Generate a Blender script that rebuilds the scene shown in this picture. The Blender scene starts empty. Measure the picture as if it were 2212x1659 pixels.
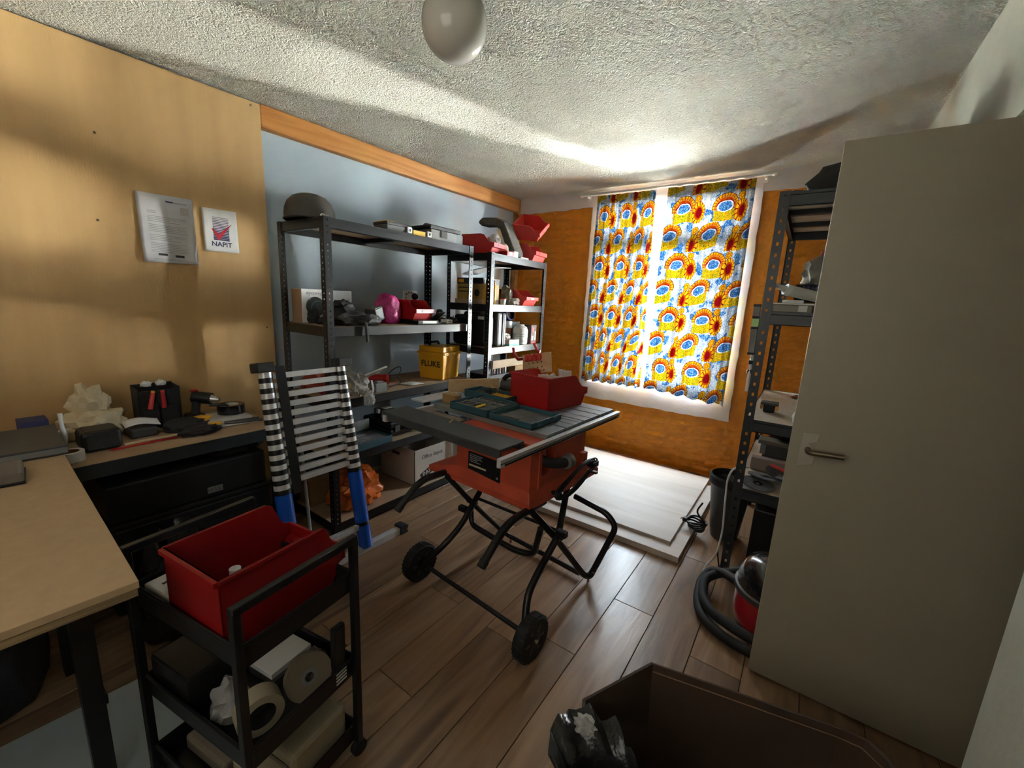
import bpy, bmesh, math, random
from mathutils import Vector, Matrix, noise
random.seed(7)
S = bpy.context.scene
COL = S.collection
PI = math.pi

# ------------------------------------------------------------------ camera, sky, lights, exposure
cam = bpy.data.cameras.new('camera'); camo = bpy.data.objects.new('camera', cam); COL.objects.link(camo)
_R = ((0.8137226, 0.1499127, -0.5615885), (0.5793224, -0.130482, 0.8045869), (0.0473406, -0.9800513, -0.193024))
camo.matrix_world = Matrix(((_R[0][0], -_R[0][1], -_R[0][2], 0), (_R[1][0], -_R[1][1], -_R[1][2], 0),
                            (_R[2][0], -_R[2][1], -_R[2][2], 1.43), (0, 0, 0, 1)))
cam.sensor_width = 36; cam.lens = 14.6017; cam.clip_start = .02
S.camera = camo
S.view_settings.view_transform = 'Standard'; S.view_settings.look = 'None'
S.view_settings.gamma = 1; S.view_settings.use_curve_mapping = False
S.view_settings.exposure = 1.85
S.cycles.max_bounces = 10; S.cycles.diffuse_bounces = 6; S.cycles.glossy_bounces = 4
S.cycles.transmission_bounces = 8; S.cycles.transparent_max_bounces = 8
S.cycles.sample_clamp_indirect = 6.0; S.cycles.caustics_reflective = False; S.cycles.caustics_refractive = False
W = bpy.data.worlds.new('sky'); S.world = W; W.use_nodes = True
bg = W.node_tree.nodes['Background']; bg.inputs[0].default_value = (.74, .88, 1, 1); bg.inputs[1].default_value = 34.0

def area(name, loc, target, sx, sy, power, col=(1, 1, 1), portal=False):
    l = bpy.data.lights.new(name, 'AREA'); l.shape = 'RECTANGLE'; l.size = sx; l.size_y = sy
    l.energy = power; l.color = col
    if portal: l.cycles.is_portal = True
    o = bpy.data.objects.new(name, l); COL.objects.link(o); o.location = loc
    d = Vector(target) - Vector(loc)
    o.rotation_euler = d.to_track_quat('-Z', 'Y').to_euler()
    return o
area('window_portal', (-1.18, 4.13, 1.5), (-1.18, 0, 1.5), 1.22, 1.7, 1, portal=True)
# sunlit roofs and road across the street, sending light up through the gap between the curtains
area('street_bounce', (1.6, 11.0, -.4), (-1.3, 3.9, 1.6), 1.5, .9, 5000, (1, .97, .90))
area('street_glow', (-.6, 11.5, -.1), (-1.2, 3.9, 1.6), 26, 3.0, 58000, (1, .97, .90))
# weak fill lamp added behind the camera to lift faces turned from the window
area('added_fill', (-.6, -.75, 1.7), (-1.1, 2.0, 1.2), 1.2, 1.2, 2.5, (1, .93, .82))

# ------------------------------------------------------------------ materials
def nd(nt, t, **k):
    n = nt.nodes.new(t)
    for a, b in k.items(): setattr(n, a, b)
    return n
def mat(name, col, rough=.5, metal=0., var=.12, vs=8., bump=0., bs=60., coat=0., spec=.5, alpha=None, trans=0., stretch=None, col2=None, det=4.):
    m = bpy.data.materials.new(name); m.use_nodes = True; nt = m.node_tree
    b = nt.nodes['Principled BSDF']; L = nt.links.new
    b.inputs['Roughness'].default_value = rough; b.inputs['Metallic'].default_value = metal
    b.inputs['Coat Weight'].default_value = coat; b.inputs['Specular IOR Level'].default_value = spec
    b.inputs['Transmission Weight'].default_value = trans
    tc = nd(nt, 'ShaderNodeTexCoord'); mp = nd(nt, 'ShaderNodeMapping'); L(tc.outputs['Object'], mp.inputs[0])
    if stretch: mp.inputs['Scale'].default_value = stretch
    nz = nd(nt, 'ShaderNodeTexNoise'); nz.inputs['Scale'].default_value = vs; nz.inputs['Detail'].default_value = det
    L(mp.outputs[0], nz.inputs['Vector'])
    cr = nd(nt, 'ShaderNodeValToRGB')
    c2 = col2 or col
    cr.color_ramp.elements[0].position = .3; cr.color_ramp.elements[1].position = .7
    cr.color_ramp.elements[0].color = (*[max(0, c * (1 - var)) for c in col], 1)
    cr.color_ramp.elements[1].color = (*[min(1, c * (1 + var)) for c in c2], 1)
    L(nz.outputs['Fac'], cr.inputs[0]); L(cr.outputs[0], b.inputs['Base Color'])
    if bump:
        n2 = nd(nt, 'ShaderNodeTexNoise'); n2.inputs['Scale'].default_value = bs; n2.inputs['Detail'].default_value = 3
        L(mp.outputs[0], n2.inputs['Vector'])
        bp = nd(nt, 'ShaderNodeBump'); bp.inputs['Strength'].default_value = 1; bp.inputs['Distance'].default_value = bump
        L(n2.outputs['Fac'], bp.inputs['Height']); L(bp.outputs[0], b.inputs['Normal'])
    if alpha is not None: b.inputs['Alpha'].default_value = alpha
    return m

class X:
    """tiny expression wrapper round math nodes"""
    def __init__(s, nt, sock): s.nt, s.s = nt, sock
    def _op(s, op, *o):
        n = nd(s.nt, 'ShaderNodeMath', operation=op)
        for i, v in enumerate((s,) + o):
            if isinstance(v, X): s.nt.links.new(v.s, n.inputs[i])
            else: n.inputs[i].default_value = v
        return X(s.nt, n.outputs[0])
    def __add__(s, o): return s._op('ADD', o)
    def __sub__(s, o): return s._op('SUBTRACT', o)
    def __mul__(s, o): return s._op('MULTIPLY', o)
    def __truediv__(s, o): return s._op('DIVIDE', o)
    def fl(s): return s._op('FLOOR')
    def fr(s): return s._op('FRACT')
    def lt(s, o): return s._op('LESS_THAN', o)
    def gt(s, o): return s._op('GREATER_THAN', o)
    def mod2(s): return (s * .5).fr() * 2.0
    def sqrt(s): return s._op('SQRT')
    def sin(s): return s._op('SINE')
    def abs(s): return s._op('ABSOLUTE')
    def mx(s, o): return s._op('MAXIMUM', o)
    def mn(s, o): return s._op('MINIMUM', o)
    def at2(s, o): return s._op('ARCTAN2', o)
def mixc(nt, fac, a, b):
    n = nd(nt, 'ShaderNodeMix', data_type='RGBA')
    nt.links.new(fac.s, n.inputs[0])
    for i, c in ((6, a), (7, b)):
        if isinstance(c, tuple): n.inputs[i].default_value = (*c, 1)
        else: nt.links.new(c, n.inputs[i])
    return n.outputs[2]

def curtain_material():
    m = bpy.data.materials.new('wax_print_cotton'); m.use_nodes = True; nt = m.node_tree; L = nt.links.new
    nt.nodes.remove(nt.nodes['Principled BSDF'])
    uv = nd(nt, 'ShaderNodeUVMap'); sp = nd(nt, 'ShaderNodeSeparateXYZ'); 
    wob = nd(nt, 'ShaderNodeTexNoise'); wob.inputs['Scale'].default_value = 14; L(uv.outputs[0], wob.inputs['Vector'])
    ad = nd(nt, 'ShaderNodeMixRGB', blend_type='LINEAR_LIGHT'); ad.inputs[0].default_value = .012
    L(uv.outputs[0], ad.inputs[1]); L(wob.outputs['Color'], ad.inputs[2]); L(ad.outputs[0], sp.inputs[0])
    u, v = X(nt, sp.outputs[0]), X(nt, sp.outputs[1])
    PW, PH = .375, .225
    row = (v / PH).fl(); odd = row.mod2()
    cu = ((u / PW + odd * .5).fr() - .5) * .25 * (odd * -2.0 + 1.0)
    cv = ((v / PH).fr() - .5) * .115 + cu * (odd * .22 - .05)
    vor = nd(nt, 'ShaderNodeTexVoronoi', feature='DISTANCE_TO_EDGE'); vor.inputs['Scale'].default_value = 62; L(uv.outputs[0], vor.inputs['Vector'])
    crack = X(nt, vor.outputs['Distance']).lt(.14)
    big = nd(nt, 'ShaderNodeTexNoise'); big.inputs['Scale'].default_value = 11; L(uv.outputs[0], big.inputs['Vector'])
    patch = X(nt, big.outputs['Fac']).gt(.57)
    WHITE, BLUE, DARK, YEL, ORG, RED, GRN, LBL, PEACH = (.86, .90, .92), (.05, .20, .50), (.06, .05, .08), (.90, .56, .03), (.52, .13, .01), (.33, .015, .03), (.24, .36, .05), (.30, .54, .76), (.82, .42, .12)
    c = mixc(nt, patch, WHITE, LBL)
    c = mixc(nt, crack * patch, c, BLUE)
    c = mixc(nt, crack * (X(nt, big.outputs['Fac']).gt(.40)) * .5, c, BLUE)
    # green stippled band under the eye
    gx = cu + .028; gy = cv + .030
    g = (gx.abs()).lt(.062) * (gy.abs()).lt(.022)
    c = mixc(nt, g, c, GRN)
    c = mixc(nt, g * crack, c, YEL)
    def ring(ax, ay, sx, sy, k):
        dx = cu - ax; dy = (cv - ay) * k
        r = (dx * dx + dy * dy).sqrt(); t = dy.at2(dx)
        return r, t, dx, dy
    # the eye: dark outline, beaded yellow arch, orange, red, white, blue core
    r, t, dx, dy = ring(-.028, .006, 0, 0, 1.5)
    up = dy.gt(-.020)
    bead = (t * 24.0).sin().gt(-.55)
    c = mixc(nt, r.lt(.0745) * up, c, DARK)
    c = mixc(nt, r.lt(.072) * up, c, ORG)
    c = mixc(nt, r.lt(.071) * r.gt(.059) * bead * up, c, YEL)
    c = mixc(nt, r.lt(.056) * r.gt(.049) * bead * up, c, PEACH)
    r, t, dx, dy = ring(-.028, .004, 0, 0, 2.1)
    c = mixc(nt, r.lt(.053) * dy.gt(.004), c, RED)
    c = mixc(nt, r.lt(.046), c, WHITE)
    c = mixc(nt, r.lt(.038), c, LBL)
    c = mixc(nt, r.lt(.038) * crack, c, BLUE)
    # drop with a red heart
    r, t, dx, dy = ring(.078, -.020, 0, 0, .85)
    rr = r + dx * .25
    bead = (t * 14.0).sin().gt(-.68)
    c = mixc(nt, rr.lt(.0365), c, RED)
    c = mixc(nt, rr.lt(.035) * rr.gt(.017) * bead, c, YEL)
    c = mixc(nt, rr.lt(.022) * rr.gt(.016), c, ORG)
    # small bud
    r, t, dx, dy = ring(.060, .036, 0, 0, 1.3)
    bead = (t * 11.0).sin().gt(-.6)
    c = mixc(nt, r.lt(.0215), c, DARK)
    c = mixc(nt, r.lt(.020), c, ORG)
    c = mixc(nt, r.lt(.019) * r.gt(.010) * bead, c, YEL)
    c = mixc(nt, r.lt(.007), c, YEL)
    df = nd(nt, 'ShaderNodeBsdfDiffuse'); tr = nd(nt, 'ShaderNodeBsdfTranslucent'); mx = nd(nt, 'ShaderNodeMixShader')
    dk = nd(nt, 'ShaderNodeMixRGB', blend_type='MULTIPLY'); dk.inputs[0].default_value = 1; dk.inputs[2].default_value = (*[CURT_T] * 3, 1)
    gm = nd(nt, 'ShaderNodeGamma'); gm.inputs[1].default_value = 1.5; L(c, gm.inputs[0])
    L(gm.outputs[0], dk.inputs[1]); L(c, df.inputs[0]); L(dk.outputs[0], tr.inputs[0]); mx.inputs[0].default_value = .5
    L(df.outputs[0], mx.inputs[1]); L(tr.outputs[0], mx.inputs[2])
    L(mx.outputs[0], nt.nodes['Material Output'].inputs[0])
    return m
CURT_T = .025

def wood_material(name, c1, c2, c3, rough, along, scale=1., rnd=.0, bump=.0006, spec=.5):
    """long-grained timber; along = axis of the grain in the object's own space"""
    m = bpy.data.materials.new(name); m.use_nodes = True; nt = m.node_tree; L = nt.links.new
    b = nt.nodes['Principled BSDF']; b.inputs['Roughness'].default_value = rough; b.inputs['Specular IOR Level'].default_value = spec
    tc = nd(nt, 'ShaderNodeTexCoord'); oi = nd(nt, 'ShaderNodeObjectInfo')
    cb = nd(nt, 'ShaderNodeCombineXYZ')
    mu = nd(nt, 'ShaderNodeMath', operation='MULTIPLY'); mu.inputs[1].default_value = 37.; L(oi.outputs['Random'], mu.inputs[0])
    for i in range(3): L(mu.outputs[0], cb.inputs[i])
    va = nd(nt, 'ShaderNodeVectorMath', operation='ADD'); L(tc.outputs['Object'], va.inputs[0]); L(cb.outputs[0], va.inputs[1])
    mp = nd(nt, 'ShaderNodeMapping'); L(va.outputs[0], mp.inputs[0])
    sc = [9. * scale] * 3; sc[along] = .9 * scale; mp.inputs['Scale'].default_value = sc
    n1 = nd(nt, 'ShaderNodeTexNoise'); n1.inputs['Scale'].default_value = 1.6; n1.inputs['Detail'].default_value = 6; n1.inputs['Distortion'].default_value = 1.2
    L(mp.outputs[0], n1.inputs['Vector'])
    cr = nd(nt, 'ShaderNodeValToRGB'); e = cr.color_ramp.elements
    e[0].position = .28; e[0].color = (*c1, 1); e[1].position = .74; e[1].color = (*c3, 1)
    k = e.new(.5); k.color = (*c2, 1)
    L(n1.outputs['Fac'], cr.inputs[0])
    hs = nd(nt, 'ShaderNodeHueSaturation'); L(cr.outputs[0], hs.inputs['Color'])
    mr = nd(nt, 'ShaderNodeMapRange'); mr.inputs[3].default_value = 1 - rnd; mr.inputs[4].default_value = 1 + rnd
    L(oi.outputs['Random'], mr.inputs[0]); L(mr.outputs[0], hs.inputs['Value']); L(hs.outputs[0], b.inputs['Base Color'])
    n2 = nd(nt, 'ShaderNodeTexNoise'); n2.inputs['Scale'].default_value = 9.; n2.inputs['Detail'].default_value = 5; n2.inputs['Distortion'].default_value = .8
    L(mp.outputs[0], n2.inputs['Vector'])
    bp = nd(nt, 'ShaderNodeBump'); bp.inputs['Strength'].default_value = 1; bp.inputs['Distance'].default_value = bump
    L(n2.outputs['Fac'], bp.inputs['Height']); L(bp.outputs[0], b.inputs['Normal'])
    return m

def ceiling_material():
    m = mat('textured_plaster', (.62, .62, .53), .85, var=.08, vs=3.)
    nt = m.node_tree; L = nt.links.new; b = nt.nodes['Principled BSDF']
    tc = nd(nt, 'ShaderNodeTexCoord')
    n1 = nd(nt, 'ShaderNodeTexNoise'); n1.inputs['Scale'].default_value = 30; n1.inputs['Detail'].default_value = 4; n1.inputs['Distortion'].default_value = 1.6
    vo = nd(nt, 'ShaderNodeTexNoise'); vo.inputs['Scale'].default_value = 90; vo.inputs['Detail'].default_value = 2; vo.inputs['Distortion'].default_value = 1.
    L(tc.outputs['Object'], n1.inputs['Vector']); L(tc.outputs['Object'], vo.inputs['Vector'])
    a = X(nt, n1.outputs['Fac']); v = X(nt, vo.outputs['Fac'])
    h = ((a - .5).abs() * -1.3) + v * .45
    bp = nd(nt, 'ShaderNodeBump'); bp.inputs['Strength'].default_value = 1; bp.inputs['Distance'].default_value = .030
    L(h.s, bp.inputs['Height']); L(bp.outputs[0], b.inputs['Normal'])
    return m

M = {}
M['ply_wall'] = mat('plywood_sheet', (.55, .35, .145), .6, var=.10, vs=1.3, stretch=(6, 6, .7), bump=.0004, bs=30)
M['blue'] = mat('blue_grey_paint', (.38, .47, .54), .6, var=.05, vs=2)
M['orange'] = mat('orange_brick_paint', (.66, .225, .003), .45, var=.14, vs=9, bump=.008, bs=38)
M['dull_wall'] = mat('dull_plaster', (.36, .36, .28), .8, var=.05, vs=6, bump=.002, bs=25)
M['white_wall'] = mat('white_plaster', (.70, .66, .62), .8, var=.06, vs=6, bump=.004, bs=25)
M['ceil'] = ceiling_material()
M['beam'] = wood_material('varnished_beam', (.28, .10, .02), (.50, .21, .05), (.62, .30, .09), .4, 1, .7)
M['plank'] = wood_material('brown_laminate', (.135, .075, .042), (.25, .148, .082), (.36, .235, .145), .28, 1, 1.0, .28, .0007)
M['door'] = mat('cream_gloss_paint', (.38, .345, .255), .45, var=.03, vs=2)
M['upvc'] = mat('white_window_paint', (.80, .79, .75), .4, var=.03)
M['black_steel'] = mat('black_powder_coat', (.008, .0085, .010), .34, var=.2, vs=20, spec=.38)
M['grey_steel'] = mat('charcoal_powder_coat', (.018, .023, .026), .38, var=.15, vs=20)
M['mdf'] = mat('mdf_board', (.36, .25, .155), .7, var=.1, vs=12)
M['pale_board'] = mat('pale_chipboard', (.52, .44, .34), .7, var=.1, vs=30)
M['red'] = mat('red_bin_plastic', (.36, .008, .008), .38, var=.08, vs=5)
M['shaded_red'] = mat('shaded_red_plastic', (.20, .003, .004), .4, var=.06, vs=5)  # bin red darkened: shade of the unlit foreground put into the colour
M['drab'] = mat('drab_card', (.32, .27, .18), .8, var=.08, vs=6)
M['old_paint'] = mat('chipped_paint', (.46, .43, .35), .5, var=.1)
M['coral'] = mat('coral_red_plastic', (.62, .055, .045), .38, var=.08, vs=5)
M['saw_red'] = mat('dusty_red_plastic', (.50, .075, .032), .5, var=.2, vs=7)
M['black'] = mat('black_plastic', (.006, .006, .0065), .45, var=.2, spec=.35)
M['rubber'] = mat('black_rubber', (.010, .010, .0105), .75, var=.3, vs=30)
M['soft_black'] = mat('black_nylon', (.007, .0065, .007), .8, var=.4, vs=12, bump=.003, bs=70)
M['grey'] = mat('grey_plastic', (.16, .16, .155), .5, var=.12)
M['dark_grey'] = mat('dark_grey_plastic', (.045, .045, .045), .5, var=.15)
M['alu'] = mat('brushed_aluminium', (.70, .71, .71), .34, metal=.35, var=.06, vs=40)
M['table_grey'] = mat('cast_table_grey', (.22, .23, .235), .42, metal=.5, var=.12, vs=14)
M['dark_plate'] = mat('dark_extension_plate', (.05, .052, .052), .5, metal=.2, var=.15)
M['white'] = mat('white_plastic', (.76, .76, .74), .4, var=.04)
M['paper'] = mat('white_paper', (.72, .72, .70), .8, var=.04)
M['paper_grey'] = mat('cool_white_paper', (.62, .63, .64), .8, var=.04)
M['ink'] = mat('navy_ink', (.03, .035, .11), .7, var=.05)
M['ink_grey'] = mat('grey_print', (.30, .31, .31), .8, var=.05)
M['ink_black'] = mat('black_print', (.02, .02, .02), .7, var=.05)
M['red_ink'] = mat('red_ink', (.50, .01, .03), .6, var=.05)
M['card'] = mat('brown_cardboard', (.33, .20, .11), .8, var=.1, vs=5)
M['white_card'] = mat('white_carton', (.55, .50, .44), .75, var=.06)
M['kraft'] = mat('crumpled_kraft_paper', (.66, .55, .36), .8, var=.1, vs=6, bump=.003, bs=25)
M['yellow'] = mat('amber_yellow_plastic', (.72, .36, .012), .42, var=.06)
M['bright_yellow'] = mat('yellow_label', (.80, .52, .02), .5, var=.04)
M['blue_gloss'] = mat('blue_gloss_tube', (.01, .085, .46), .25, var=.06, coat=.4)
M['teal'] = mat('teal_case_plastic', (.02, .075, .095), .45, var=.15)
M['magenta'] = mat('magenta_bubble_wrap', (.50, .03, .20), .3, var=.25, vs=30, bump=.006, bs=80, alpha=.92)
M['orange_bag'] = mat('orange_plastic_bag', (.72, .16, .015), .35, var=.15, bump=.008, bs=18)
M['clear'] = mat('clear_polythene', (.55, .54, .52), .18, var=.35, vs=12, bump=.01, bs=30, alpha=.55)
M['milky'] = mat('milky_plastic', (.62, .62, .58), .3, var=.08)
M['globe'] = mat('opal_globe', (.66, .65, .58), .16, var=.02, coat=.3)
M['pine'] = wood_material('pine_board', (.48, .30, .14), (.60, .40, .21), (.66, .47, .27), .6, 0, 1.)
M['birch'] = wood_material('birch_ply', (.50, .42, .35), (.60, .52, .45), (.66, .59, .52), .55, 0, .5, .04, .0003)
M['board_tan'] = mat('tan_sheet_board', (.42, .29, .16), .7, var=.05, vs=40)
M['ply_edge'] = mat('plywood_edge', (.24, .17, .08), .8, var=.4, vs=6, stretch=(1, 1, 40))
M['foam'] = mat('grey_foam', (.075, .07, .062), .9, var=.3, vs=20, bump=.004, bs=60)
M['tan'] = mat('tan_box', (.30, .17, .06), .7, var=.15)
M['copper'] = mat('copper_brown', (.25, .09, .03), .5, var=.2)
M['disc_grey'] = mat('abrasive_grey', (.10, .10, .105), .7, var=.3, vs=40)
M['steel'] = mat('bright_steel', (.65, .65, .65), .25, metal=.9, var=.05)
M['brass'] = mat('worn_brass', (.16, .125, .08), .4, metal=.7, var=.2)
M['henry_red'] = mat('vacuum_red', (.36, .010, .020), .3, var=.04, coat=.3)
M['gloss_black'] = mat('gloss_black', (.010, .010, .011), .18, var=.1, coat=.3)
M['turq'] = mat('turquoise_plastic', (.10, .50, .42), .5, var=.05)
M['green_vial'] = mat('green_vial', (.30, .65, .05), .2, var=.05)
M['grey_floor'] = mat('pale_blue_grey_sheet', (.36, .42, .43), .55, var=.08, vs=3)
M['curtain'] = curtain_material()
M['glass'] = mat('window_glass', (1, 1, 1), .0, var=0., trans=1.)
M['street'] = mat('grey_pavement', (.24, .24, .23), .9, var=.1)

# ------------------------------------------------------------------ mesh helpers
class MB:
    def __init__(s): s.v, s.f = [], []
    def add(s, vs, fs):
        n = len(s.v); s.v += [Vector(p) for p in vs]; s.f += [tuple(i + n for i in q) for q in fs]; return s
    def box(s, a, b, T=None):
        (x0, y0, z0), (x1, y1, z1) = a, b
        vs = [Vector(p) for p in ((x0, y0, z0), (x1, y0, z0), (x1, y1, z0), (x0, y1, z0), (x0, y0, z1), (x1, y0, z1), (x1, y1, z1), (x0, y1, z1))]
        if T is not None: vs = [T @ p for p in vs]
        return s.add(vs, ((0, 3, 2, 1), (4, 5, 6, 7), (0, 1, 5, 4), (1, 2, 6, 5), (2, 3, 7, 6), (3, 0, 4, 7)))
    def cbox(s, c, d, T=None):
        return s.box([c[i] - d[i] / 2 for i in range(3)], [c[i] + d[i] / 2 for i in range(3)], T)
    def prism(s, poly, ax, a, b, T=None):
        """extrude a 2-D polygon along axis ax from a to b"""
        o = [i for i in range(3) if i != ax]; n = len(poly); vs = []
        for h in (a, b):
            for p in poly:
                q = [0, 0, 0]; q[o[0]], q[o[1]], q[ax] = p[0], p[1], h; vs.append(Vector(q))
        if T is not None: vs = [T @ p for p in vs]
        fs = [tuple(range(n))[::-1], tuple(range(n, 2 * n))] + [(i, (i + 1) % n, n + (i + 1) % n, n + i) for i in range(n)]
        return s.add(vs, fs)
    def lathe(s, prof, n=24, T=None, cap=True):
        vs = []
        for r, z in prof:
            for i in range(n):
                a = 2 * PI * i / n; vs.append(Vector((r * math.cos(a), r * math.sin(a), z)))
        if T is not None: vs = [T @ p for p in vs]
        fs = []
        for k in range(len(prof) - 1):
            for i in range(n):
                j = (i + 1) % n; fs.append((k * n + i, k * n + j, (k + 1) * n + j, (k + 1) * n + i))
        if cap:
            fs.append(tuple(range(n))[::-1]); fs.append(tuple(range((len(prof) - 1) * n, len(prof) * n)))
        return s.add(vs, fs)
    def cyl(s, p, q, r, n=16, r2=None):
        return s.tube([p, q], r, n, r2=r2)
    def tube(s, pts, r, n=10, closed=False, r2=None):
        pts = [Vector(p) for p in pts]; m = len(pts); vs = []; up = None
        for i, p in enumerate(pts):
            if closed: d = pts[(i + 1) % m] - pts[i - 1]
            else: d = pts[min(i + 1, m - 1)] - pts[max(i - 1, 0)]
            d.normalize()
            if up is None:
                up = Vector((0, 0, 1)) if abs(d.z) < .9 else Vector((1, 0, 0))
            x = d.cross(up); x.normalize(); y = x.cross(d); y.normalize(); up = y
            rr = r if r2 is None else r + (r2 - r) * i / (m - 1)
            for k in range(n):
                a = 2 * PI * k / n; vs.append(p + x * rr * math.cos(a) + y * rr * math.sin(a))
        fs = []
        for i in range(m if closed else m - 1):
            for k in range(n):
                j = (k + 1) % n; i2 = (i + 1) % m
                fs.append((i * n + k, i * n + j, i2 * n + j, i2 * n + k))
        if not closed:
            fs.append(tuple(range(n))[::-1]); fs.append(tuple(range((m - 1) * n, m * n)))
        return s.add(vs, fs)
    def blob(s, c, d, seed=0, amp=.25, fq=2.2, sub=3, flat=True, T=None):
        """crumpled lump: a noisy ball of size d resting on the bottom of its box"""
        bm = bmesh.new(); bmesh.ops.create_icosphere(bm, subdivisions=sub, radius=1)
        vs = []
        for v in bm.verts:
            p = v.co.copy(); q = p * fq + Vector((seed * 7.3, seed * 3.1, seed * 1.7))
            k = 1 + amp * noise.noise(q) + amp * .5 * abs(noise.noise(q * 2.3)) + amp * .35 * noise.noise(q * 5.1)
            p = p * k
            if flat and p.z < -.6: p.z = -.6
            vs.append(p)
        lo = [min(p[i] for p in vs) for i in range(3)]; hi = [max(p[i] for p in vs) for i in range(3)]
        vs = [Vector([((p[i] - lo[i]) / (hi[i] - lo[i]) - (.5 if i < 2 else 0)) * d[i] for i in range(3)]) for p in vs]
        vs = [(T @ p if T is not None else p) + Vector((c[0], c[1], c[2] + .0008)) for p in vs]
        bm.verts.index_update()
        fs = [tuple(v.index for v in f.verts) for f in bm.faces]; bm.free()
        return s.add(vs, fs)
    def sheet(s, fn, nu, nv):
        vs = [Vector(fn(i / nu, j / nv)) for j in range(nv + 1) for i in range(nu + 1)]
        w = nu + 1
        return s.add(vs, [(j * w + i, j * w + i + 1, (j + 1) * w + i + 1, (j + 1) * w + i) for j in range(nv) for i in range(nu)])
    def perf(s, o, du, dv, W_, H_, pitch, hw, hh, off=0.):
        """perforated strip: origin o, unit vectors du (width) and dv (height)"""
        o, du, dv = Vector(o), Vector(du), Vector(dv); n = int(H_ / pitch); p = H_ / n
        for k in range(n):
            z0, z1 = k * p, (k + 1) * p; c = (z0 + z1) / 2; u0 = W_ / 2 + off - hw / 2; u1 = u0 + hw
            P = lambda u, z: o + du * u + dv * z
            a, b, cc, d = P(0, z0), P(W_, z0), P(W_, z1), P(0, z1)
            e, f, g, h = P(u0, c - hh / 2), P(u1, c - hh / 2), P(u1, c + hh / 2), P(u0, c + hh / 2)
            s.add((a, b, cc, d, e, f, g, h), ((0, 1, 5, 4), (1, 2, 6, 5), (2, 3, 7, 6), (3, 0, 4, 7)))
        return s

RM = {}
def thing(name, label, cat, loc=(0, 0, 0), rz=0., group=None):
    o = bpy.data.objects.new(name, None); COL.objects.link(o); o.empty_display_size = .1
    o.location = loc; o.rotation_euler = (0, 0, rz); o['label'] = label; o['category'] = cat
    if group: o['group'] = group
    RM[o.name] = Matrix.Translation(loc) @ Matrix.Rotation(rz, 4, 'Z')
    return o
def _mesh(name, mb, m, smooth=False):
    me = bpy.data.meshes.new(name); me.from_pydata([tuple(v) for v in mb.v], [], mb.f)
    if m is not None: me.materials.append(M[m] if isinstance(m, str) else m)
    if smooth: me.polygons.foreach_set('use_smooth', [True] * len(me.polygons))
    bm = bmesh.new(); bm.from_mesh(me); bmesh.ops.recalc_face_normals(bm, faces=bm.faces); bm.to_mesh(me); bm.free()
    if smooth: me.set_sharp_from_angle(angle=.75)
    return me
def part(name, mb, m, parent, smooth=False, bevel=0., local=False, thick=0., angle=None):
    """one mesh object under its thing; the builder's coordinates are world ones unless local"""
    if parent is not None and not local:
        p = parent
        while p.parent: p = p.parent
        inv = RM[p.name].inverted(); mb.v = [inv @ v for v in mb.v]
    me = _mesh(name, mb, m, smooth)
    o = bpy.data.objects.new(name, me); COL.objects.link(o)
    if parent is not None: o.parent = parent
    mods(o, bevel, thick, smooth)
    return o
def mods(o, bevel, thick, smooth=False):
    if thick:
        q = o.modifiers.new('thickness', 'SOLIDIFY'); q.thickness = thick; q.offset = 0
    if bevel:
        q = o.modifiers.new('edges', 'BEVEL'); q.width = bevel; q.segments = 2; q.limit_method = 'ANGLE'; q.angle_limit = .6
def single(name, mb, m, label, cat, smooth=False, bevel=0., group=None, thick=0.):
    """a thing that is one mesh; its origin goes to the middle of its base"""
    xs = [v.x for v in mb.v]; ys = [v.y for v in mb.v]; zs = [v.z for v in mb.v]
    c = Vector(((min(xs) + max(xs)) / 2, (min(ys) + max(ys)) / 2, min(zs)))
    mb.v = [v - c for v in mb.v]
    o = bpy.data.objects.new(name, _mesh(name, mb, m, smooth)); COL.objects.link(o); o.location = c
    o['label'] = label; o['category'] = cat
    if group: o['group'] = group
    RM[o.name] = Matrix.Translation(c)
    mods(o, bevel, thick, smooth); return o
def struct(name, mb, m, smooth=False, bevel=0., parent=None, thick=0.):
    o = bpy.data.objects.new(name, _mesh(name, mb, m, smooth)); COL.objects.link(o); RM[o.name] = Matrix()
    if parent is None: o['kind'] = 'structure'
    else: o.parent = parent
    mods(o, bevel, thick, smooth); return o
def dup(root, loc, rz, label, group=None):
    r = root.copy(); COL.objects.link(r); r.location = loc; r.rotation_euler = (0, 0, rz); r['label'] = label
    if group: r['group'] = group
    for ch in root.children:
        c = ch.copy(); COL.objects.link(c); c.parent = r
        for g in ch.children:
            d = g.copy(); COL.objects.link(d); d.parent = c
    return r
_txt = {}
def letters(text, size, T, extrude=.0004, bold=.0):
    """flat lettering as a mesh builder; T maps the text plane (x right, y up) into the world"""
    cu = bpy.data.curves.new('lettering', 'FONT'); cu.body = text; cu.size = size; cu.extrude = extrude; cu.offset = bold
    cu.align_x = 'CENTER'; cu.align_y = 'CENTER'; cu.resolution_u = 3
    o = bpy.data.objects.new('lettering', cu); COL.objects.link(o)
    me = bpy.data.meshes.new_from_object(o.evaluated_get(bpy.context.evaluated_depsgraph_get()))
    mb = MB(); mb.add([T @ v.co for v in me.vertices], [tuple(p.vertices) for p in me.polygons])
    bpy.data.objects.remove(o); bpy.data.curves.remove(cu); bpy.data.meshes.remove(me)
    return mb
def frame(o, x, y):
    """4x4 from an origin and two in-plane axes"""
    x = Vector(x).normalized(); y = Vector(y); z = x.cross(y).normalized(); y = z.cross(x)
    return Matrix(((x.x, y.x, z.x, o[0]), (x.y, y.y, z.y, o[1]), (x.z, y.z, z.z, o[2]), (0, 0, 0, 1)))
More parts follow.
